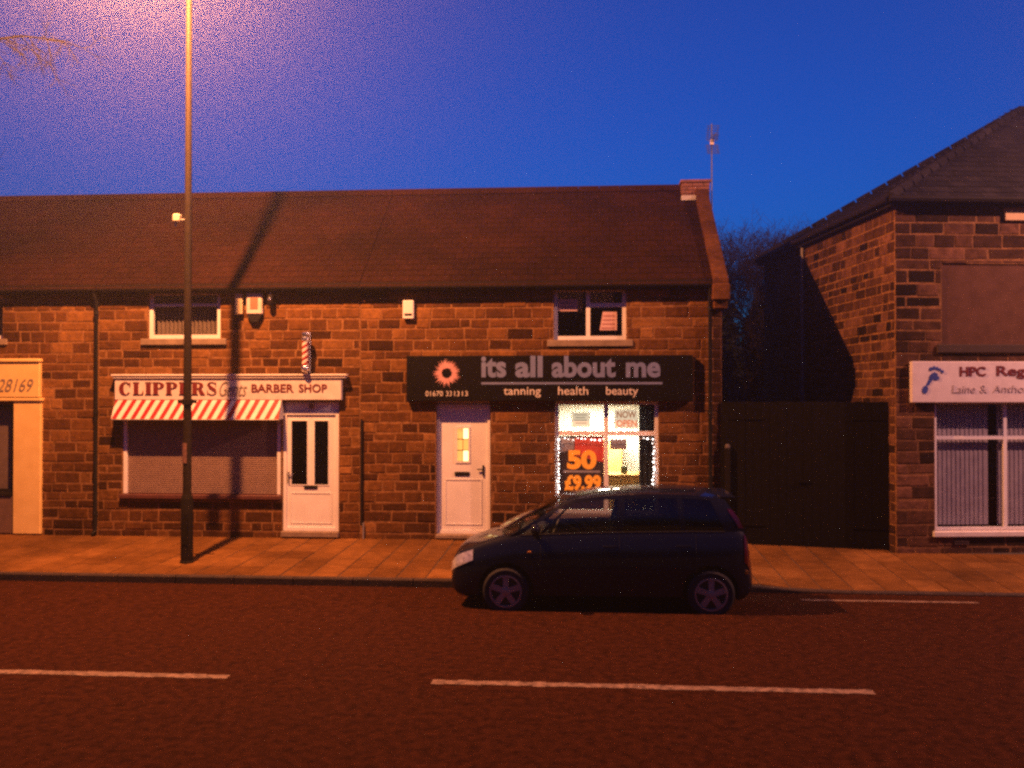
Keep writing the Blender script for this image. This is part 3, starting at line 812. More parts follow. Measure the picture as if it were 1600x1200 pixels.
text('lettering', 'SHOP', c0[0], c1[0], c0[1], c1[1], YS-.002, M_maroon, s, bold=.02)

# striped awning under it
aw = empty('awning', (0,0,0), label='red and white striped awning over the barber shop window', cat='awning')
ax0, ax1 = PX(178,-.2), PX(438,-.2)
zt, zb = z0-.004, P(300,655,-.30)[1]
mb = MB(); n = 35; wS = (ax1-ax0)/n*1.0; sh = .15
def aw_pt(u, v):    # u along, v 0 bottom .. 1 top
    return (min(max(u,ax0),ax1), -.30 + .155*v, zb + (zt-zb)*v)
for q in range(-4, n+1):
    u = ax0 + q*wS
    for r in range(6):
        v0, v1 = r/6, (r+1)/6
        pts = [aw_pt(u+sh*v0,v0), aw_pt(u+wS+sh*v0,v0), aw_pt(u+wS+sh*v1,v1), aw_pt(u+sh*v1,v1)]
        if max(p[0] for p in pts)-min(p[0] for p in pts) > .012: mb.poly(pts, q % 2)
mb.build('canopy', [M_red, M_stripe], aw, fix=False)
mb = MB()
for x in (ax0-.004, ax1+.004): mb.poly([(x,-.30,zb),(x,-.145,zt),(x,-.03,zt),(x,-.03,zb)])
mb.build('end_cloth', M_stripe, aw)
mb = MB(); mb.tube([(ax0,-.295,zb-.008),(ax1,-.295,zb-.008)], .012, 8); mb.build('front_bar', M_galv, aw)
mb = MB(); mb.box(ax0+.004,ax1-.004,-.285,-.03,zb+.0,zb+.01); mb.build('soffit', M_gutter, aw)

# black sign
s = empty('fascia_sign', (0,0,0), label='long black fascia sign reading its all about me in silver letters', cat='sign')
YS = -.13
x0, z1 = P(635,556,YS); x1, z0 = P(1083,627,YS)
mb = MB(); mb.bbox(x0,x1,YS,-.02,z0,z1,.012); mb.build('board', M_black, s)
T = lambda body, a, b, top, base, m, **k: text('lettering', body, PX(a,YS), PX(b,YS), P((a+b)/2,base,YS)[1], P((a+b)/2,top,YS)[1], YS-.002, m, s, **k)
for w, a, b in (('its',752,791),('all',805,848),('about',862,962),('me',978,1032)):
    low = {'its':(557,590),'all':(556,590),'about':(556,590),'me':(566,590)}[w]
    T(w, a, b, low[0], low[1], M_silver, bold=.035)
a, z = P(752,599,YS); b, _ = P(1035,599,YS); mb = MB(); mb.box(a,b,YS-.008,YS-.002,z-.02,z+.02); mb.build('rule', M_silver, s)
T('tanning',787,845,605,621,M_whiteletter,bold=.004); T('health',872,919,604,617,M_whiteletter,bold=.004); T('beauty',947,997,604,621,M_whiteletter,bold=.004)
for w, a, b in (('01670',665,692),('33',697,706),('13',710,718),('13',722,731)): T(w,a,b,611,619,M_whiteletter)
cx, cz = P(698,583,YS); rng = random.Random(2); mb = MB()
for q in range(64):
    t = 6.28319*q/64 + rng.uniform(-.03,.03); r0, r1 = rng.uniform(.085,.11), rng.uniform(.20,.285); w = rng.uniform(.012,.02)
    d = Vector((math.cos(t),0,math.sin(t))); e = Vector((-d.z,0,d.x)); c = Vector((cx,YS-.003-.00006*q,cz))
    mid = c+d*(.55*r0+.45*r1)
    mb.poly([c+d*r0-e*w*.5, c+d*r0+e*w*.5, mid+e*w*.6, c+d*r1, mid-e*w*.6])
mb.build('sunburst', M_sun, s, fix=False)

# ------------------------------------------------------------------ barber pole
bx, bz1 = P(477,518,-.22); bz0 = P(477,582,-.22)[1]
bp = empty('barber_pole', (bx,-.22,bz0), label='red and white spiral barber pole with chrome caps above the fascia', cat='barber pole')
hgt = bz1-bz0
prof = lambda lo: [(.03,lo),(.075,lo+.02),(.085,lo+.05),(.075,lo+.08)]
mb = MB(); mb.lathe([(.012,0),(.045,.015),(.075,.05),(.078,.10),(.066,.12)], (0,0,0), n=20); mb.build('lower_cap', M_chrome, bp, smooth=True)
mb = MB(); mb.lathe([(.066,hgt-.17),(.08,hgt-.155),(.08,hgt-.12),(.055,hgt-.10),(.072,hgt-.06),(.066,hgt-.02),(.03,hgt)], (0,0,0), n=20); mb.build('upper_cap', M_chrome, bp, smooth=True)
mb = MB(); n, rows, a, b = 24, 20, .12, hgt-.17
for r in range(rows):
    for q in range(n):
        def cp(q, r):
            t = 6.28319*q/n + 6.28319*2.1*r/rows; return (.062*math.cos(t), .062*math.sin(t), a+(b-a)*r/rows)
        mb.poly([cp(q,r),cp(q+1,r),cp(q+1,r+1),cp(q,r+1)], 0 if (q % 12) < 6 else 1)
mb.build('striped_cylinder', [M_red, M_stripe], bp, smooth=True, fix=False)
mb = MB(); mb.box(-.015,.015,.05,.215,.06,.09); mb.box(-.015,.015,.05,.215,hgt-.15,hgt-.12); mb.bbox(-.04,.04,.17,.195,.0,hgt,.006); mb.build('bracket', M_chrome, bp)

# ------------------------------------------------------------------ alarm boxes and lamps on the wall
M_alarm = mat('yellowed_plastic', (.66,.55,.33), (.58,.47,.26), rough=.45)
M_pinkbox = mat('off_white_plastic', (.66,.60,.54), (.56,.50,.44), rough=.5)
x0, z1 = P(366,457,-.1); x1, z0 = P(378,491,-.1)
b_ = empty('alarm_box', (0,0,0), label='plain yellowed alarm box beside the barber upstairs window', cat='alarm box')
mb = MB(); mb.bbox(x0,x1,-.10,-.015,z0,z1,.015); mb.build('cover', M_alarm, b_)
mb = MB(); mb.bbox(x0+.03,x1-.03,-.014,.0,z0+.03,z1-.03,.004); mb.build('back_plate', M_gutter, b_)
x0, z1 = P(384,457,-.11); x1, z0 = P(409,491,-.11)
b_ = empty('alarm_box', (0,0,0), label='bell shaped pale alarm box with dark lower half above barber fascia', cat='alarm box')
mb = MB(); mb.bbox(x0,x1,-.11,-.015,z0,z1,.02); mb.build('cover', M_pinkbox, b_)
mb = MB(); xm = (x0+x1)/2; mb.prism([(x0+.09,z0-.14),(x1-.09,z0-.14),(x1-.01,z0-.004),(x0+.01,z0-.004)], -.10, -.015); mb.build('lower_half', M_dark, b_)
mb = MB(); mb.bbox(x0+.08,x1-.08,-.118,-.109,z0+.10,z1-.09,.004); mb.build('emblem_panel', mat('brown_print', (.30,.17,.11), rough=.6), b_)
x0, z1 = P(418,452,-.1); x1, z0 = P(428,484,-.1)
b_ = empty('security_lamp', (0,0,0), label='small dark wall lamp hanging under the gutter beside alarm boxes', cat='wall lamp')
mb = MB(); mb.tube([(x0+.06,-.02,z1+.02),(x0+.06,-.12,z1+.01),(x0+.06,-.13,z1-.10)], .02, 8); mb.build('bracket', M_pinkbox, b_)
mb = MB(); mb.lathe([(.035,0),(.06,-.03),(.062,-.17),(.045,-.20),(.02,-.21)], (x0+.06,-.13,z1-.10), n=14); mb.build('housing', M_gutter, b_, smooth=True)
mb = MB(); mb.lathe([(.02,0),(.034,.012),(.02,.024)], (x0+.06,-.202,z1-.19), axis='y', n=12); mb.build('lens', M_chrome, b_, smooth=True)
x0, z1 = P(629,469,-.09); x1, z0 = P(646,498,-.09)
b_ = empty('alarm_box', (0,0,0), label='white rectangular alarm box above the left end of black fascia sign', cat='alarm box')
mb = MB(); mb.bbox(x0,x1,-.09,-.012,z0,z1,.012); mb.build('cover', M_white, b_)
mb = MB(); mb.bbox(x0+.03,x1-.03,-.097,-.0895,z0+.06,z0+.10,.003); mb.build('strobe_strip', M_gutter, b_)
# small lights on the barber door head
x_, z_ = P(486,634,-.02); mb = MB(); mb.lathe([(.05,-.03),(.055,0),(.04,.04),(.0,.05)][::-1], (x_,-.0,z_), axis='y', n=14)
tag(mb.build('door_bell', mat('copper_dome', (.35,.18,.10), rough=.4, metal=.3), smooth=True), 'round copper coloured bell dome above the barber door', 'bell')

# television aerial behind the chimney
ae = empty('television_aerial', (PX(1113,3.5), 3.5, 6.4), label='thin television aerial mast standing beside the end chimney', cat='aerial')
mz = P(1113,192,3.5)[1]-6.4
M_alu = mat('aluminium', (.10,.115,.15), rough=.6, metal=.3)
mb = MB(); mb.tube([(0,0,-1.2),(0,0,mz)], .014, 8); mb.build('mast', M_alu, ae, smooth=True)
za = P(1113,207,3.5)[1]-6.4; zc = P(1113,222,3.5)[1]-6.4
for sg in (-1, 1):
    mb = MB()
    for k in range(7):
        zz = zc + sg*(.06+.04*k); mb.tube([(-.14,-.05-.035*k,zz),(.14,-.05-.035*k,zz)], .006, 5)
    mb.tube([(-.1,-.05,zc+sg*.06),(-.1,-.28,zc+sg*.30)], .006, 5); mb.tube([(.1,-.05,zc+sg*.06),(.1,-.28,zc+sg*.30)], .006, 5)
    mb.build('reflector_grid', M_alu, ae)
mb = MB(); mb.tube([(0,0,zc),(0,-.62,zc+.03)], .012, 6)
for k in range(6): mb.tube([(-.11+.008*k,-.12-.1*k,zc+.01),(.11-.008*k,-.12-.1*k,zc+.01)], .006, 5)
mb.build('boom', M_alu, ae)
mb = MB(); mb.bbox(-.04,.04,-.09,-.02,zc-.06,zc+.06,.01); mb.build('feed_box', M_pinkbox, ae)

# ------------------------------------------------------------------ street lamp
PB = Vector((-6.461, -2.376, 0)); LP = Vector((-6.37, -4.38, 10.1))
def street_lamp(base, arm, label, light, colr=LAMP_COL):
    L = empty('street_lamp', (base.x, base.y, pave_z(base.x, base.y)), label=label, cat='street lamp', group='sodium street lamps')
    d = (arm - base); d.z = 0; z0 = -pave_z(base.x, base.y); top = arm.z
    mb = MB(); mb.lathe([(.115,-.05),(.115,.02),(.098,.03),(.096,1.02),(.085,1.08),(.066,1.13)], (0,0,0), n=16); mb.build('base_compartment', M_polebase, L, smooth=True)
    mb = MB(); mb.box(-.055,.055,-.101,-.094,.30,.80); mb.build('access_door', M_polebase, L)
    mb = MB(); mb.tube([(0,0,1.12),(0,0,4),(0,0,top-.7)], [.070,.062,.047], 14); mb.build('column', M_pole, L, smooth=True)
    mb = MB(); p = [Vector((0,0,top-.72)) + Vector((d.x,d.y,0))*t + Vector((0,0,.85*math.sin(t*1.5708))) for t in (0,.03,.1,.2,.35,.55,.8)]
    mb.tube(p, [.046,.044,.042,.04,.038,.036,.034], 12); mb.build('arm', M_pole, L, smooth=True)
    ln = empty('lantern', (d.x, d.y, top+.10), math.atan2(d.y, d.x), parent=L)
    mb = MB()
    mb.grid(lambda u, v: (u*.42-.0, math.sin(v)*.15*(1-.25*u*u), .02+math.cos(v)*.13*(1-.35*abs(u)**3)), [-1+.2*k for k in range(11)], [-1.5708+3.14159*k/10 for k in range(11)])
    mb.build('canopy', M_galv, ln, smooth=True, fix=False)
    mb = MB(); mb.grid(lambda u, v: (u*.30+.05, math.sin(v)*.12, .0-math.cos(v)*.07*(1-abs(u)**4)), [-1+.25*k for k in range(9)], [-1.5708+3.14159*k/8 for k in range(9)])
    mb.build('lens', M_lamp, ln, smooth=True, fix=False)
    ld = bpy.data.lights.new('sodium_light', 'POINT'); ld.energy = light; ld.color = colr; ld.shadow_soft_size = .06
    lo = bpy.data.objects.new('sodium_light', ld); col.objects.link(lo); lo.parent = ln; lo.location = (.05,0,-.20)
    return L
lamp1 = street_lamp(PB, LP, 'tall tapered street lamp column on the pavement before the barber shop', LAMP_POWER)
zb_ = P(290,628,-2.376)[1]+.05
mb = MB(); mb.lathe([(.078,0),(.085,.01),(.085,.09),(.078,.10)], (0,0,zb_-.05), n=14); mb.box(-.16,-.06,-.02,.02,zb_-.02,zb_+.03); mb.box(.06,.15,-.02,.02,zb_-.02,zb_+.03)
mb.build('band_clamp', M_polebase, lamp1)
mb = MB(); mb.grid(lambda u, v: (.0755*math.sin(u), -.0755*math.cos(u), v), [-1.1+.2*k for k in range(8)], [1.62,1.95])
mb.build('sticker', mat('faded_sticker', (.30,.15,.10), (.16,.08,.06), rough=.7, scale=20), lamp1)
x_, z_ = P(276,341,-2.376)
sb = empty('sensor_box', (x_, -2.376, z_), label='small pale box clamped to the street lamp column at roof height', cat='sensor')
mb = MB(); mb.bbox(-.06,.06,-.07,.07,-.06,.07,.02); mb.build('housing', mat('pale_plastic', (.75,.68,.5), rough=.4), sb)
mb = MB(); mb.tube([(.05,0,-.02),(PB.x-x_-.05,0,-.02)], .012, 6); mb.tube([(-.02,0,-.06),(-.03,0,-.13)], .018, 6); mb.build('bracket', M_galv, sb)
lamp2 = street_lamp(Vector((13.6,-2.5,0)), Vector((13.5,-4.5,10.1)), 'street lamp column farther along the pavement, right of the chiropody shop', LAMP_POWER*.62, (1.0, .40, .30))

# ------------------------------------------------------------------ building on the right
rb = empty('corner_house', RB0, RBA, label='two storey sandstone building with hipped roof at right frame edge', cat='house')
RW, RD, RE = 10.6, 7.15, 6.02
cR, sR = math.cos(RBA), math.sin(RBA)
def Q(px, py):
    """photo point on this building's front -> (u along the front, z)"""
    u_ = (px-800)/F_PX; dx, dy = u_*math.cos(YAW)-math.sin(YAW), math.cos(YAW)+u_*math.sin(YAW)
    t = ((RB0.x)*(-sR) + (RB0.y+DC)*cR) / (-dx*sR + dy*cR)
    x, y = t*dx - RB0.x, t*dy - DC - RB0.y
    return x*cR + y*sR, HC + (YH-py)*t/F_PX
wx0 = Q(1460,700)[0]; wz0, wz1 = Q(1530,829)[1], Q(1530,631)[1]+.05
H_R_win = (wx0, 3.6, wz0, wz1)
blk = (Q(1472,480)[0], 2.9, Q(1530,538)[1], Q(1530,412)[1])
mb = MB(); holes_wall(mb, 0, RW, -.3, RE, [H_R_win, blk], 0, .35); mb.build('wall', M_mortar, rb)
mb = MB(); mb.box(.001,.35,.351,RD,-.3,RE); mb.box(RW-.35,RW,.351,RD,-.3,RE); mb.box(.351,RW-.351,RD-.35,RD,-.3,RE)
mb.box(.351,RW-.351,2.5,2.55,-.3,RE-.1); mb.build('inner_walls', M_mortar, rb)
rng = random.Random(31)
rects = stone_rects(0, RW, -.1, RE-.05, [H_R_win, blk], rng, hmin=.17, hmax=.25, lmin=.28, lmax=.7)
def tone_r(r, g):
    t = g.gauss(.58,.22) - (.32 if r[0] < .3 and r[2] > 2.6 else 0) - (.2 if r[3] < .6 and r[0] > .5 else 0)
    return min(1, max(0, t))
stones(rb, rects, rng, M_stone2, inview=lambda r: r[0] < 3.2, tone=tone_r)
rects = stone_rects(.02, RD-.02, -.1, RE-.05, [], rng, hmin=.14, hmax=.21, lmin=.20, lmax=.5)
mx = Matrix.Rotation(R(-90), 4, 'Z') @ Matrix.Translation((-RD,0,0))
stones(rb, rects, rng, M_stone2, mtx=mx, inview=lambda r: r[2] > 1.9, limit=290, name='side_stone', tone=lambda r, g: min(1,max(0,g.gauss(.5,.26))))
# blocked window infill and its sill
mb = MB(); mb.box(blk[0]+.004, blk[1]-.004, .02, .3, blk[2]+.004, blk[3]-.004); mb.build('blocked_window', mat('pink_render', (.115,.055,.036), (.085,.040,.026), spec=.15, rough=.95, scale=5, bump=.3, bscale=50), rb)
mb = MB(); mb.bbox(blk[0]-.1, blk[1]+.1, -.06, .04, blk[2]-.15, blk[2]-.002, .012); mb.build('sill', mat('dark_sill', (.045,.025,.018), rough=.9), rb)
# shop window
xm = Q(1573,700)[0]; tz = Q(1520,684)[1]; x0, x1, z0, z1 = H_R_win[0]+.004, H_R_win[1]-.004, wz0+.004, wz1-.004
window(rb, x0, x1, z0, z1, .05, t=.055, vb=[(xm,z0+.055,z1-.055)], hb=[(tz,x0+.055,xm-.03),(tz,xm+.03,x1-.055)], bw=.06,
       panes=[(x0+.055,xm-.03,z0+.055,tz-.03),(xm+.03,x1-.055,z0+.055,tz-.03),(x0+.055,xm-.03,tz+.03,z1-.055),(xm+.03,x1-.055,tz+.03,z1-.055)])
mb = MB(); mb.bbox(x0-.05,x1+.05,-.07,.03,z0-.10,z0-.003,.012); mb.build('sill', M_whitewood, rb)
vb_ = empty('vertical_blind', parent=rb)
for k in range(45):
    xa = x0+.065 + .080*k
    if xa > x1-.1: break
    if xm-.30 < xa < xm-.14: continue
    mb = MB(); mb.poly([(xa,.174,z0+.08),(xa+.088,.186,z0+.08),(xa+.088,.186,z1-.06),(xa,.174,z1-.06)]); mb.build('blind_strip', M_blind2, vb_)
mb = MB(); mb.bbox(xm-.30,xm-.08,.45,.62,z0+.06,z0+.36,.01)
o = tag(mb.build('display_box', mat('blue_box', (.06,.08,.30), rough=.5)), 'small blue box standing inside the chiropody shop window', 'box'); o.location = RB0; o.rotation_euler = (0,0,RBA)
# air brick and loose details
x_, z_ = Q(1500,845); mb = MB()
for k in range(3): mb.box(x_-.13,x_+.13,-.035,-.01,z_-.055+.04*k,z_-.03+.04*k)
mb.build('air_brick', mat('dark_terracotta', (.06,.03,.025), rough=.8), rb)
x_, z1_ = Q(1569,324); z0_ = Q(1569,345)[1]
mb = MB(); mb.bbox(x_,x_+.62,-.06,-.01,z0_,z1_,.01); mb.build('vent_panel', mat('buff_panel', (.62,.42,.20), (.5,.33,.15), rough=.6), rb)
tube_obj('side_downpipe', [(-.06,4.3,RE-.1),(-.06,4.3,.1)], .035, mat('grey_pipe', (.22,.20,.20), rough=.6), rb, 10)
# hipped roof
ov = .15; tf, ts = math.tan(R(35.6)), math.tan(R(32.4)); ev = RE+.02
RV = 4.5; rz_ = 9.02; hx = 4.95
C = [(-ov,-ov,ev),(RW+ov,-ov,ev),(RW+ov,RD+ov,ev),(-ov,RD+ov,ev)]; A_, B_ = (hx,RV,rz_),(RW-hx,RV,rz_)
mb = MB(); mb.poly([C[0],C[1],B_,A_]); mb.poly([C[1],C[2],B_]); mb.poly([C[2],C[3],A_,B_]); mb.poly([C[3],C[0],A_]); mb.poly(C[::-1])
roof = mb.build('roof', M_slate2, rb)
sl = MB(); rng = random.Random(8)
def course(o, ux, up, width, n):   # lapped slates on a slope that narrows upwards
    N = ux.cross(up).normalized(); Lh = up.length; upn = up.normalized()
    for r in range(n):
        l0 = Lh*r/n - .02; l1 = Lh*(r+1)/n + .05
        a0, a1 = width(max(0,r/n)); x = a0 - (r % 2)*.14
        while x < a1:
            a, b = max(x,a0)+.003, min(x+.28,a1)-.003; x += .28
            if b-a < .03: continue
            sl.tone = rng.random()
            p = lambda u, l, h: o + ux*u + upn*l + N*h
            i = sl.V(p(a,l0,.022),p(b,l0,.022),p(b,l1,.005),p(a,l1,.005),p(a,l0,.004),p(b,l0,.004)); sl.face((i,i+1,i+2,i+3)); sl.face((i+4,i+5,i+1,i))
V3 = Vector
Wf = RW+2*ov
course(V3(C[0]), V3((1,0,0)), V3((0,RV+ov,rz_-ev)), lambda t: ((hx+ov)*t, Wf-(hx+ov)*t), 20)
course(V3(C[3]), V3((0,-1,0)), V3((hx+ov,0,rz_-ev)), lambda t: ((RD-RV+ov)*t, RD+2*ov-(RV+ov)*t), 22)
tag(sl.build('slates', M_slate2, roof, fix=False), kind='stuff')
for (p, q, n) in ((V3(C[0]), V3(A_), 17), (V3(A_), V3(B_), 12), (V3(C[3]), V3(A_), 17)):
    for k in range(n):
        a, b = p.lerp(q, k/n), p.lerp(q, (k+1)/n-.006)
        mb = MB(); mb.tone = rng.random(); mb.tube([a+V3((0,0,.0)), b+V3((0,0,.015))], [.10,.085], 8); mb.build('hip_tile', M_slate2, roof, smooth=True)
mb = MB(); mb.tube([(-ov-.04,-ov-.05,ev-.03),(RW+ov,-ov-.05,ev-.03)], .06, 8); mb.tube([(-ov-.05,-ov-.04,ev-.03),(-ov-.05,RD+ov,ev-.03)], .06, 8)
mb.box(-ov+.02,RW+ov,-ov+.01,-.001,ev-.14,ev-.02); mb.box(-ov+.01,-.001,-ov+.02,RD+ov-.02,ev-.139,ev-.021)
mb.build('gutter', M_gutter, rb, smooth=True)
# chiropody sign
s = empty('fascia_sign', RB0, RBA, label='white fascia sign with blue footprint above the window at right frame edge', cat='sign')
a, z1 = Q(1420,565); z0 = Q(1420,629)[1]; YS = -.12
mb = MB(); mb.bbox(a,4.2,YS,-.02,z0,z1,.01); mb.build('board', mat('pale_sign_board', (.70,.64,.64), (.62,.56,.56), rough=.5), s)
QT = lambda body, p0, p1, top, base, m, **k: text('lettering', body, Q(p0,600)[0], Q(p1,600)[0], Q(p0,base)[1], Q(p0,top)[1], YS-.002, m, s, **k)
QT('HPC', 1494, 1534, 573, 588, M_maroon, bold=.03); QT('Registered', 1551, 1680, 572, 592, M_maroon, bold=.02)
M_faint = mat('faint_grey_lettering', (.44,.37,.38), rough=.6)
QT('Laine', 1482, 1518, 602, 614, M_faint, bold=-.008, shear=.1); QT('&', 1525, 1536, 602, 614, M_faint, bold=-.008); QT('Anthony', 1545, 1612, 602, 617, M_faint, bold=-.008, shear=.1)
# footprint emblem: heel, arch, ball and toes
mb = MB(); hz = z1-z0
def blob(cx, cy, rx, ry, rot=0, n=14):
    x_, z_ = Q(cx, cy); k = 16.1/1460
    mb.prism([(x_ + k*(rx*math.cos(t)*math.cos(rot)-ry*math.sin(t)*math.sin(rot)), z_ + k*(rx*math.cos(t)*math.sin(rot)+ry*math.sin(t)*math.cos(rot))) for t in [6.28319*q/n for q in range(n)]], YS-.008-.0004*len(mb.v)/28, YS-.001)
blob(1440,609,4.6,6.6,R(-15)); blob(1453,588,7.5,5.0,R(35)); blob(1458,591,4.5,3.5)
x_, z_ = Q(1444,600); 
mb.prism([(Q(1441,603)[0],Q(1441,603)[1]),(Q(1446,602)[0],Q(1446,602)[1]),(Q(1455,590)[0],Q(1455,590)[1]),(Q(1448,588)[0],Q(1448,588)[1])], YS-.006, YS-.001)
for cx, cy, r in ((1449,577,2.6),(1454,575,2.4),(1459,576,2.2),(1463,578,2.0),(1467,581,2.2)): blob(cx,cy,r,r*1.2)
mb.build('foot_emblem', M_blue, s)

# ------------------------------------------------------------------ side gate between the houses
gl_, ga_ = 2.86, math.atan2(-.45, 2.82)
gt = empty('side_gate', (2.47,-.03,0), ga_, label='tall black boarded double gate between the two stone buildings', cat='gate')
gz = P(1250,628,-.25)[1]
n = 20; w = gl_/n; rng = random.Random(4)
for k in range(n):
    mb = MB(); a = w*k; mb.bbox(a+.0005,a+w-.0005,rng.uniform(-.006,.006),.026,-.05,gz+rng.uniform(-.008,.008),.005); mb.build('board', M_gate, gt)
mb = MB()
for z in (.35, 1.3, gz-.3): mb.box(.02,gl_-.02,.03,.08,z-.05,z+.05)
mb.build('rail', M_gate, gt)
M_post = mat('brown_post', (.012,.009,.008), (.009,.007,.006), rough=.9, spec=.1)
mb = MB(); mb.bbox(.07,.17,-.09,-.012,-.1,1.72,.01); mb.build('gate_post', M_post, gt)
mb = MB(); mb.lathe([(.045,0),(.05,.03),(.03,.07),(0,.08)], (.12,-.05,1.72), n=12); mb.build('post_cap', mat('dull_zinc', (.10,.08,.07), rough=.7), gt, smooth=True)
mb = MB(); mb.bbox(gl_/2-.10,gl_/2+.10,-.03,-.008,1.12,1.16,.004); mb.tube([(gl_/2-.03,-.03,1.14),(gl_/2-.03,-.07,1.14)], .012, 8); mb.build('latch', M_gate, gt)
for z in (.35, gz-.3):
    mb = MB(); mb.bbox(.18,.75,-.016,-.009,z-.02,z+.02,.003); mb.build('strap_hinge', M_gate, gt)
    mb = MB(); mb.bbox(gl_-.62,gl_-.04,-.016,-.009,z-.02,z+.02,.003); mb.build('strap_hinge', M_gate, gt)

# ------------------------------------------------------------------ bare trees
def tree_mesh(seed, height, levels, spread, start=None, direc=None, r0=.16, trunk_len=None, n_child=3):
    rng = random.Random(seed); tr, cr = MB(), MB()
    def grow(p, d, length, r, lev):
        mb = tr if lev < 2 else cr
        pts, rr = [p], [r]; nseg = 3 if lev < 3 else 2
        for k in range(nseg):
            d = (d + Vector((rng.uniform(-1,1),rng.uniform(-1,1),rng.uniform(-.6,.9)))*(.10+.05*lev)).normalized()
            p = p + d*length/nseg; pts.append(p); rr.append(r*(1-.38*(k+1)/nseg))
        mb.tube(pts, rr, 6 if lev < 2 else (4 if lev < 4 else 3), caps=False)
        if lev >= levels: return
        for c in range(n_child + (1 if rng.random() < .5 else 0)):
            t = rng.uniform(.45,1.0) if c else 1.0; i = min(nseg-1, int(t*nseg)); q = pts[i].lerp(pts[i+1], t*nseg-i if t < 1 else 1)
            side = Vector((rng.uniform(-1,1),rng.uniform(-1,1),rng.uniform(-.25,.7))).normalized()
            nd = (d*(1-spread)+side*spread).normalized()
            grow(q, nd, length*rng.uniform(.60,.82), max(.0045, rr[-1]*rng.uniform(.55,.8)), lev+1)
    grow(Vector(start or (0,0,0)), Vector(direc or (0,0,1)), trunk_len or height*.27, r0, 0)
    return tr, cr
def tree(label, loc, seed, height, levels=6, spread=.55, r0=.2):
    t = empty('bare_tree', loc, label=label, cat='tree', group='leafless trees')
    a, b = tree_mesh(seed, height, levels, spread, r0=r0)
    k = height/max(v[2] for v in b.v)
    for q in (a, b): q.v = [(x*k, y*k, z*k) for x, y, z in q.v]
    a.build('trunk', M_bark, t, smooth=True, fix=False); b.build('crown', M_bark, t, smooth=True, fix=False)
    return t
tree('dense leafless tree directly behind the end chimney of the terrace', (5.9,20,-.6), 5, 10.6, levels=7)
tree('leafless tree standing behind the side gate near the corner house roof', (8.0,22,-.6), 8, 10.9, levels=7)
def evergreen(label, loc, seed, h, rad):
    t = empty('evergreen_tree', loc, label=label, cat='tree', group='dark evergreens behind the gate')
    rng = random.Random(seed)
    mb = MB(); mb.tube([(0,0,0),(.05,0,h*.5),(0,.05,h*.95)], [.16,.10,.02], 8); 
    for k in range(26):
        z = h*(.12+.8*k/26); a = rng.uniform(0,6.28); l = rad*(1.05-z/h*.75)*.8
        mb.tube([(0,0,z),(l*math.cos(a),l*math.sin(a),z+.25*l)], [.03,.008], 5)
    mb.build('trunk', M_bark, t, smooth=True, fix=False)
    cr = MB()
    for k in range(9000):
        z = h*(.04+.96*rng.random()**1.15); a = rng.uniform(0,6.28319)
        lob = .72+.28*math.sin(3*a+z*1.7+seed)*math.sin(z*2.3+seed)
        r_ = rad*lob*max(.06,(1-(z/h)**2.2))*math.sqrt(rng.random())
        c = Vector((r_*math.cos(a), r_*math.sin(a), z)); d = Vector((rng.gauss(0,1),rng.gauss(0,1),rng.gauss(.3,1))).normalized(); e = d.orthogonal().normalized()
        l, w = rng.uniform(.18,.36), rng.uniform(.05,.10)
        cr.poly([c, c+d*l*.5+e*w, c+d*l, c+d*l*.5-e*w])
    cr.build('crown', mat('dark_needle_leaf', (.018,.026,.014), (.012,.018,.010), rough=.8), t, fix=False)
evergreen('tall dark evergreen rising over the black side gate', (4.75,16.5,-.6), 3, 8.0, 1.9)
evergreen('narrow dark evergreen close behind the gap beside the end gable', (3.9,12.0,-.6), 6, 6.4, 1.3)
evergreen('broad dark evergreen just behind the black side gate', (6.7,18.5,-.6), 4, 7.2, 2.0)
tree('slim leafless tree low in the gap above the black side gate', (5.6,15.5,-.6), 12, 7.5)
M_twig = mat('dark_twig_bark', (.012,.008,.006), (.008,.006,.005), rough=.95, spec=.1)  # plain darker bark colour for the top left tree
t = empty('bare_tree', (-13.2,-2.6,-.08), label='leafless tree whose lit twigs reach in at top left corner', cat='tree', group='leafless trees')
a, b = tree_mesh(31, 11, 5, .5, r0=.17, trunk_len=3.6)
rng = random.Random(77)
limb = [Vector((0,0,3.5)), Vector((.9,.1,6.0)), Vector((1.9,.3,7.9)), Vector((2.9,.45,8.75)), Vector((3.7,.5,8.85)), Vector((4.5,.55,8.75))]
b.tube(limb, [.10,.075,.05,.03,.018,.007], 6, caps=False)
def twig(p, d, l, rr, lev):
    pts = [p]
    for m in range(3):
        d = (d+Vector((rng.uniform(-.35,.35),rng.uniform(-.35,.35),rng.uniform(-.35,.25)))).normalized(); p = p+d*l/3; pts.append(p)
    b.tube(pts, [rr,rr*.85,rr*.7,rr*.5], 4, caps=False)
    if lev < 3:
        for c in range(3):
            q = pts[rng.choice((1,2,3))]; twig(q, (d+Vector((rng.uniform(-.9,.9),rng.uniform(-.9,.9),rng.uniform(-.9,.6)))).normalized(), l*rng.uniform(.5,.8), rr*.62, lev+1)
for k in range(15):
    u = 2.3 + 2.6*k/14; i = int(u); q = limb[min(i,4)].lerp(limb[min(i,4)+1], u-i)
    twig(q, Vector((rng.uniform(.3,1),rng.uniform(-.7,.7),rng.uniform(-.8,.35))).normalized(), rng.uniform(.3,.55), .011, 0)
a.build('trunk', M_twig, t, smooth=True, fix=False); b.build('crown', M_twig, t, smooth=True, fix=False)

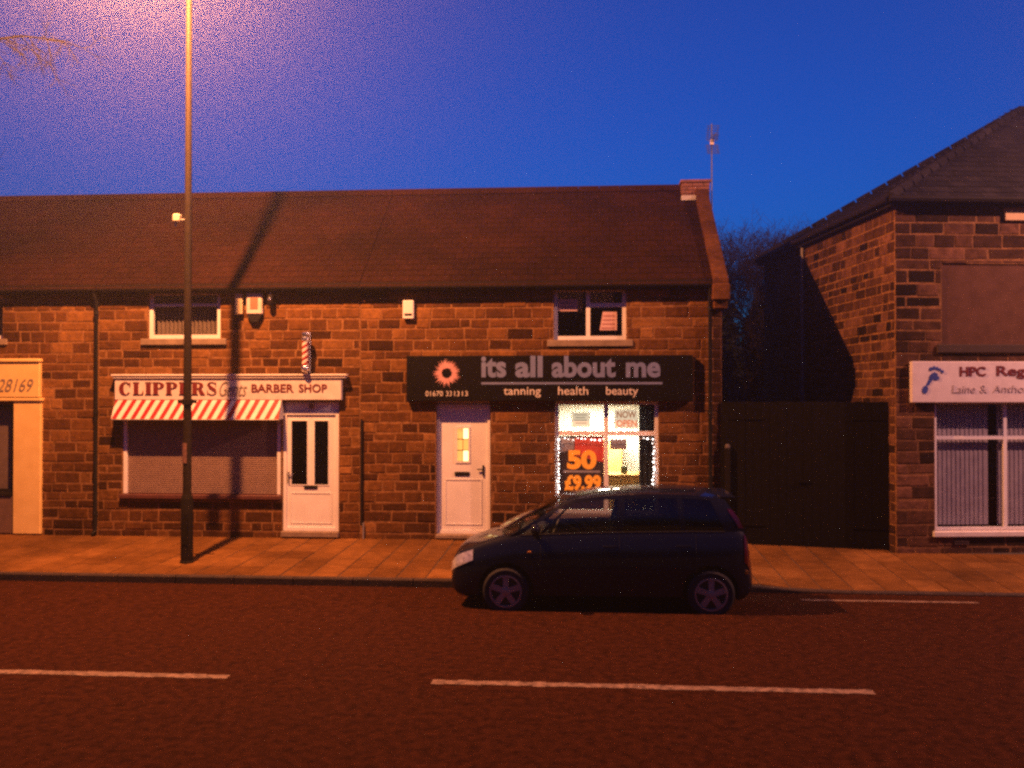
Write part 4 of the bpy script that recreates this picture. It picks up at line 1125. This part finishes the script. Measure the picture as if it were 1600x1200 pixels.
# ------------------------------------------------------------------ the parked car
CAR = (.22, -4.20, -.185)
M_car = mat('dark_blue_metallic_paint', (.003,.0045,.014), (.0025,.004,.012), rough=.5, metal=0.0, coat=.6, spec=.1)
M_trim = mat('black_car_plastic', (.010,.010,.010), (.014,.013,.013), rough=.5)
M_tyre = mat('tyre_rubber', (.014,.013,.013), (.02,.018,.018), rough=.8)
M_alloy = mat('alloy_rim', (.50,.34,.20), (.42,.28,.16), rough=.5, metal=.2)
M_seat = mat('dark_seat_cloth', (.030,.026,.024), (.02,.018,.017), rough=.9)
M_carglass = glass_mat('car_glass', (.66,.70,.70))
M_carglass2 = glass_mat('tinted_car_glass', (.10,.11,.12))
M_headlamp = mat('headlamp_reflector', (.85,.83,.80), (.40,.38,.38), rough=.25, metal=.3, coat=1, scale=26)
M_tail = mat('tail_lamp_red', (.09,.005,.005), (.07,.004,.004), rough=.15, coat=1)
M_amber = mat('amber_lens', (.75,.30,.03), rough=.15, coat=1)
def interp(tab, x):
    if x <= tab[0][0]: return tab[0][1]
    for (a, b), (c, d) in zip(tab, tab[1:]):
        if x <= c:
            t = (x-a)/(c-a); return b + (d-b)*t
    return tab[-1][1]
ZT = [(-2.04,.56),(-2.02,.63),(-1.98,.70),(-1.92,.765),(-1.8,.82),(-1.6,.89),(-1.4,.95),(-1.2,1.0),(-1.05,1.03),(0,1.075),(1.2,1.10),(1.80,1.10),(1.88,1.08),(1.92,1.0),(1.96,.85),(2.0,.70),(2.03,.60),(2.045,.52)]
ZB = [(-2.04,.34),(-2.0,.26),(-1.9,.20),(-1.6,.19),(1.6,.20),(1.85,.22),(1.97,.27),(2.045,.36)]
WT = [(-2.04,.46),(-2.02,.55),(-1.98,.63),(-1.92,.69),(-1.8,.755),(-1.6,.805),(-1.3,.832),(-.6,.842),(1.2,.842),(1.55,.828),(1.8,.79),(1.92,.74),(1.98,.68),(2.02,.60),(2.045,.50)]
SH = [(0,.86),(.07,.955),(.18,.985),(.32,.997),(.45,1.0),(.58,.99),(.68,.978),(.74,.972),(.80,.955),(.90,.928),(.96,.908),(1.0,.88)]
def body_pt(x, q, off=0):
    w, zb, zt = interp(WT,x)+off, interp(ZB,x), interp(ZT,x)
    return (x, w*interp(SH,q), zb+(zt-zb)*q)
XS = [-2.04,-2.03,-2.01,-1.98,-1.94,-1.88,-1.8,-1.7,-1.6,-1.5,-1.4,-1.3,-1.2,-1.1,-1.0,-.8,-.6,-.4,-.2,0,.2,.4,.6,.8,1.0,1.2,1.35,1.5,1.6,1.7,1.8,1.86,1.9,1.93,1.96,1.99,2.02,2.035,2.045]
def section(x):
    half = [body_pt(x, q) for q, _ in SH]; w, zt = interp(WT,x), interp(ZT,x)
    if -1.06 < x < 1.84: inner = [(x,w*.84,zt-.01),(x,w*.82,.55),(x,w*.4,.50),(x,0,.50)]
    else: inner = [(x,w*.80,zt+.012),(x,w*.6,zt+.028),(x,w*.3,zt+.040),(x,0,zt+.044)]
    s_ = half + inner
    return s_ + [(a,-b,c) for a,b,c in s_[-2::-1]]
mb = MB(); rings = []
for x in XS:
    s_ = section(x); rings.append(mb.V(*s_)); n = len(s_)
h_ = len(SH)
for k, (a, b) in enumerate(zip(rings, rings[1:])):
    for q in range(n):
        r = (q+1) % n; cabin = -1.06 < (XS[k]+XS[k+1])/2 < 1.84
        mb.face((a+q,b+q,b+r,a+r), 1 if (cabin and h_ <= q < n-h_-1) or q == n-1 else 0)
mb.face([rings[0]+q for q in range(n)]); mb.face([rings[-1]+q for q in range(n)][::-1])
car = empty('parked_car', CAR, label='dark blue five door compact car parked facing left by the kerb', cat='car')
body = mb.build('body', [M_car, M_trim], car)
WX = (-1.24, 1.405); WR = .305
cut = MB()
for wx in WX:
    for s in (-1, 1): cut.lathe([(.365,.50),(.365,1.1)] if s > 0 else [(.365,-1.1),(.365,-.50)], (wx,0,WR+.01), axis='y', n=32)
co = cut.build('cutter', M_trim)
co.location = CAR
bpy.context.view_layer.update()
md = body.modifiers.new('b', 'BOOLEAN'); md.operation = 'DIFFERENCE'; md.object = co; md.solver = 'EXACT'; md.material_mode = 'TRANSFER'
bpy.context.view_layer.update()
me = bpy.data.meshes.new_from_object(body.evaluated_get(bpy.context.evaluated_depsgraph_get()))
body.modifiers.clear(); body.data = me; me.name = 'body'
bpy.data.objects.remove(co)
me.polygons.foreach_set('use_smooth', [True]*len(me.polygons)); me.set_sharp_from_angle(angle=R(32))
# greenhouse: pillars, rails, glass
EDGE = [(-1.22,-.50),(-1.07,-.40),(-.82,-.365),(-.76,-.33),(.19,.23),(.29,.32),(1.02,.98),(1.10,1.05),(1.60,1.40),(1.90,1.62)]
ZROOF = [(-.6,1.41),(-.5,1.44),(-.3,1.485),(0,1.53),(.6,1.565),(1.1,1.56),(1.4,1.535),(1.62,1.485)]
def gh(e0, e1, f, t, off=0):
    xb = EDGE[e0][0]+(EDGE[e1][0]-EDGE[e0][0])*f; xt = EDGE[e0][1]+(EDGE[e1][1]-EDGE[e0][1])*f
    x = xb+(xt-xb)*t; zb_, yb = interp(ZT,min(1.8,max(xb,-1.2)))-.012, interp(WT,xb)*.885
    if xb > 1.8: zb_ = 1.09
    zt_, yt = interp(ZROOF,xt), .625 - .02*max(0,xt-1.0) - .03*max(0,-.2-xt)
    y = yb+(yt-yb)*t + .035*math.sin(t*3.1416)*1.0
    return (x, y+off, zb_+(zt_-zb_)*t)
FR = [k/6 for k in range(7)]
for s in (1, -1):
    S = lambda p: (p[0], p[1]*s, p[2])
    pil = MB()
    for e in (0, 2, 4, 6, 8): pil.grid(lambda f, t: S(gh(e, e+1, f, t)), [0,.5,1], FR); pil.grid(lambda f, t: S(gh(e, e+1, f, t, -.03)), [0,.5,1], FR)
    for e in (1, 3, 5, 7): pil.grid(lambda f, t: S(gh(e, e+1, f, t)), [0,.25,.5,.75,1], [.90,.95,1.0]); pil.grid(lambda f, t: S(gh(e, e+1, f, t)), [0,.25,.5,.75,1], [0,.03])
    pil.build('pillars', M_car, car, smooth=True)
    for e in (1, 3, 5, 7):
        gl = MB(); gl.grid(lambda f, t: S(gh(e, e+1, f, .03+.87*t, -.006)), [k/5 for k in range(6)], FR); gl.build('side_window', M_carglass if e < 4 else M_carglass2, car, smooth=True)
    # window seal strip along the belt
    st = MB(); st.tube([S(gh(1,8,k/12,.02,.006)) for k in range(13)], .008, 6); st.build('belt_moulding', M_trim, car, smooth=True)
    # doors: shut lines, handles
    for xa in (-.80, .24, 1.22):
        st = MB(); st.tube([S(body_pt(xa + (.02 if xa < 0 else 0)*q, q, .0)) for q in (.10,.2,.32,.45,.6,.74,.85,.95)], .005, 5); st.build('door_seam', M_trim, car)
    for xa in (.03, .98):
        q = .80; p0, p1 = body_pt(xa, q, .012), body_pt(xa+.17, q, .012)
        st = MB(); st.tube([S(body_pt(xa,q,-.005)), S(p0), S(((p0[0]+p1[0])/2, p0[1]+.012, p0[2])), S(p1), S(body_pt(xa+.17,q,-.005))], .013, 8); st.build('door_handle', M_car, car, smooth=True)
    # mirror
    c = gh(1,2,.25,.10,.0)
    st = MB(); bm = bmesh.new(); bmesh.ops.create_uvsphere(bm, u_segments=14, v_segments=9, radius=1)
    st.bm(bm, 0, Matrix.Translation((c[0]+.10,s*(c[1]+.13),c[2]+.05)) @ Matrix.Diagonal((.065,.105,.075,1)))
    st.tube([S((c[0]+.08,c[1]-.01,c[2]-.01)), S((c[0]+.09,c[1]+.08,c[2]+.01))], .022, 8); st.build('door_mirror', M_car, car, smooth=True)
    # head lamp, tail lamp, side repeater, rear reflector
    hl = MB(); hl.grid(lambda u, v: S(tuple(k for k in (lambda p: (p[0]-.008, p[1]+.006, p[2]+.006))(body_pt(-2.005+.33*u-.04*(1-v)*(1-u), (.64+.30*v)-.10*u*(1-v)*(-1), .002)))), [k/8 for k in range(9)], [k/6 for k in range(7)])
    hl.build('headlamp', M_headlamp, car, smooth=True)
    tl = MB(); tl.grid(lambda u, v: S(tuple(k for k in (lambda p: (p[0]+.006, p[1]+.006, p[2]))(body_pt(1.86+.105*u, .55+.42*v, .004)))), [k/6 for k in range(7)], [k/6 for k in range(7)])
    tl.build('tail_lamp', M_tail, car, smooth=True)
    dl = MB(); dl.grid(lambda f, t: S(gh(8,9,.72+.28*f,.12+.6*t,.006)), [0,.5,1], FR); dl.build('pillar_lamp', M_tail, car, smooth=True)
    rp = MB(); p = body_pt(-.93,.74,.004); rp.bbox(p[0]-.025,p[0]+.025,s*p[1]-.008,s*p[1]+.008,p[2]-.012,p[2]+.012,.004); rp.build('side_repeater', M_amber, car)
    rf = MB(); p = body_pt(1.90,.42,.004); rf.bbox(p[0]-.03,p[0]+.02,s*p[1]-.01,s*p[1]+.01,p[2]-.02,p[2]+.03,.004); rf.build('rear_reflector', M_amber, car)
# roof, windscreen, tailgate glass
roofc = lambda x: interp([(-.56,1.43),(-.5,1.465),(-.3,1.53),(0,1.577),(.3,1.60),(.6,1.612),(1.0,1.612),(1.3,1.60),(1.5,1.572),(1.64,1.515)], x)
mb = MB()
ryt = lambda x: .625 - .02*max(0,x-1.0) - .03*max(0,-.2-x)
RX = [-.50,-.4,-.3,-.15,0,.2,.4,.6,.8,1.0,1.2,1.35,1.5,1.58,1.62]
for inner in (0, .03):
    mb.grid(lambda x, v: (x-(.06 if x < -.45 else 0)*(1-v*v)+(.05 if x > 1.6 else 0)*(1-v*v), v*ryt(x), interp(ZROOF,x)+(roofc(x)-interp(ZROOF,x))*(1-abs(v)**2.4)-inner), RX, [-1,-.95,-.85,-.7,-.4,0,.4,.7,.85,.95,1])
mb.build('roof_panel', M_car, car, smooth=True)
def screen(u, v):   # u -1..1 across, v 0 cowl .. 1 roof
    b = Vector((-1.22-.16*(1-u*u), u*.735, 1.005+.045*(1-u*u))); t = Vector((-.50-.06*(1-u*u), u*ryt(-.5), 1.44+.025*(1-u*u)))
    return tuple(b.lerp(t, v) + Vector((-.02,0,.02))*math.sin(v*3.1416))
mb = MB(); mb.grid(screen, [-1+.2*k for k in range(11)], FR); mb.build('windscreen', M_carglass, car, smooth=True)
def tailg(u, v):
    b = Vector((1.90+.03*(1-u*u), u*.665, 1.09)); t = Vector((1.62+.05*(1-u*u), u*ryt(1.62), 1.485+.03*(1-u*u)))
    return tuple(b.lerp(t, v) + Vector((.02,0,0))*math.sin(v*3.1416))
mb = MB(); mb.grid(tailg, [-1+.2*k for k in range(11)], FR); mb.build('rear_window', M_carglass2, car, smooth=True)
mb = MB(); mb.bbox(1.55,1.76,-.55,.55,1.50,1.535,.012); mb.build('roof_spoiler', M_car, car)
mb = MB(); mb.box(1.80,1.885,-.66,.66,1.02,1.105); mb.build('tailgate_top', M_car, car)
mb = MB(); mb.grid(lambda y, v: (-2.052+.08*abs(y/.5)**2.2, y, .36+.12*v), [-.42+.084*k for k in range(11)], [0,.5,1]); mb.build('grille', M_trim, car, smooth=True)
mb = MB(); mb.bbox(-2.066,-2.05,-.26,.26,.44,.55,.004); mb.build('front_plate', M_whiteletter, car)
# seats, dashboard, wheel inside
for y in (-.36, .36):
    st = MB(); st.bbox(-.35,.15,y-.24,y+.24,.55,.78,.05); bm = bmesh.new(); bmesh.ops.create_cube(bm, size=1); bmesh.ops.bevel(bm, geom=bm.edges[:], offset=.12, segments=2, affect='EDGES')
    st.bm(bm, 0, Matrix.Translation((.20,y,1.0)) @ Matrix.Rotation(R(14),4,'Y') @ Matrix.Diagonal((.14,.46,.60,1)))
    bm = bmesh.new(); bmesh.ops.create_cube(bm, size=1); bmesh.ops.bevel(bm, geom=bm.edges[:], offset=.15, segments=2, affect='EDGES')
    st.bm(bm, 0, Matrix.Translation((.29,y,1.37)) @ Matrix.Rotation(R(10),4,'Y') @ Matrix.Diagonal((.10,.25,.17,1))); st.build('front_seat', M_seat, car, smooth=True)
st = MB(); st.bbox(.62,1.1,-.6,.6,.55,.80,.05); st.bbox(1.08,1.22,-.6,.6,.75,1.22,.05); st.build('rear_bench', M_seat, car)
st = MB(); st.bbox(-1.15,-.72,-.66,.66,.70,1.03,.06); st.build('dashboard', M_seat, car)
st = MB(); st.tube([(-.62+.06*math.sin(t), .36+.17*math.cos(t), .98+.16*math.sin(t)) for t in [6.28319*k/20 for k in range(21)]], .014, 6); st.build('steering_wheel', M_trim, car, smooth=True)
for ch in car.children:
    if ch.type == 'MESH':
        for v in ch.data.vertices:
            if v.co.x > 1.75: v.co.x -= (v.co.x-1.75)*.22
            elif v.co.x < -1.65: v.co.x += (-1.65-v.co.x)*.10
        ch.data.update()
# wheels
def wheel(x, s):
    w = empty('wheel', (x, s*.755, WR), parent=car)
    ty = MB(); tr_ = []
    for r, d in [(.205,-.085),(.275,-.092),(.298,-.075),(.305,-.04),(.305,.04),(.298,.075),(.275,.092),(.205,.085)]: tr_.append(ty.V(*[(r*math.cos(6.28319*q/36), d, r*math.sin(6.28319*q/36)) for q in range(36)]))
    for a, b in zip(tr_, tr_[1:]+tr_[:1]):
        for q in range(36): ty.face((a+q,a+(q+1)%36,b+(q+1)%36,b+q))
    ty.build('tyre', M_tyre, w, smooth=True)
    rm = MB()
    prof = [(.198,0),(.212,.0),(.212,.012),(.192,.014),(.185,-.03)]
    rings = []
    for r, d in prof: rings.append(rm.V(*[(r*math.cos(6.28319*q/36), s*(.092+d-.01), r*math.sin(6.28319*q/36)) for q in range(36)]))
    for a, b in zip(rings, rings[1:]):
        for q in range(36): rm.face((a+q,a+(q+1)%36,b+(q+1)%36,b+q))
    for k in range(5):
        t = 6.28319*k/5+.3; d = Vector((math.cos(t),0,math.sin(t))); e = Vector((-d.z,0,d.x))
        pts = [d*.04-e*.034, d*.04+e*.034, d*.19+e*.040, d*.19-e*.040]
        A = rm.V(*[p+Vector((0,s*(.088 if i < 2 else .080),0)) for i, p in enumerate(pts)]); B = rm.V(*[p+Vector((0,s*.045,0)) for p in pts])
        rm.face((A,A+1,A+2,A+3))
        for i in range(4): rm.face((A+i,A+(i+1)%4,B+(i+1)%4,B+i))
    rm.lathe([(.058,.05*s),(.058,.086*s),(.045,.094*s),(.0,.096*s)], (0,0,0), axis='y', n=20); rm.build('rim', M_alloy, w, smooth=True)
    br = MB(); br.lathe([(.19,.02*s),(.19,.04*s)], (0,0,0), axis='y', n=24); br.build('brake_disc', M_trim, w)
for x in WX:
    for s in (-1, 1): wheel(x, s)

# ------------------------------------------------------------------ haze added for the lamp's glow, in place of lens glare
hz = MB(); hz.box(-420,420,-420,620,-1.7,14.5)
hm = bpy.data.materials.new('lamp_glow_haze'); hm.use_nodes = True
hm.cycles.volume_sampling = 'EQUIANGULAR'
hn = hm.node_tree; hn.nodes.clear()
ho = hn.nodes.new('ShaderNodeOutputMaterial'); pvn = hn.nodes.new('ShaderNodeVolumePrincipled')
pvn.inputs['Color'].default_value = (.95,.95,.95,1); pvn.inputs['Density'].default_value = HAZE; pvn.inputs['Anisotropy'].default_value = 0.88
hn.links.new(pvn.outputs[0], ho.inputs['Volume'])
tag(hz.build('haze', hm), kind='stuff')
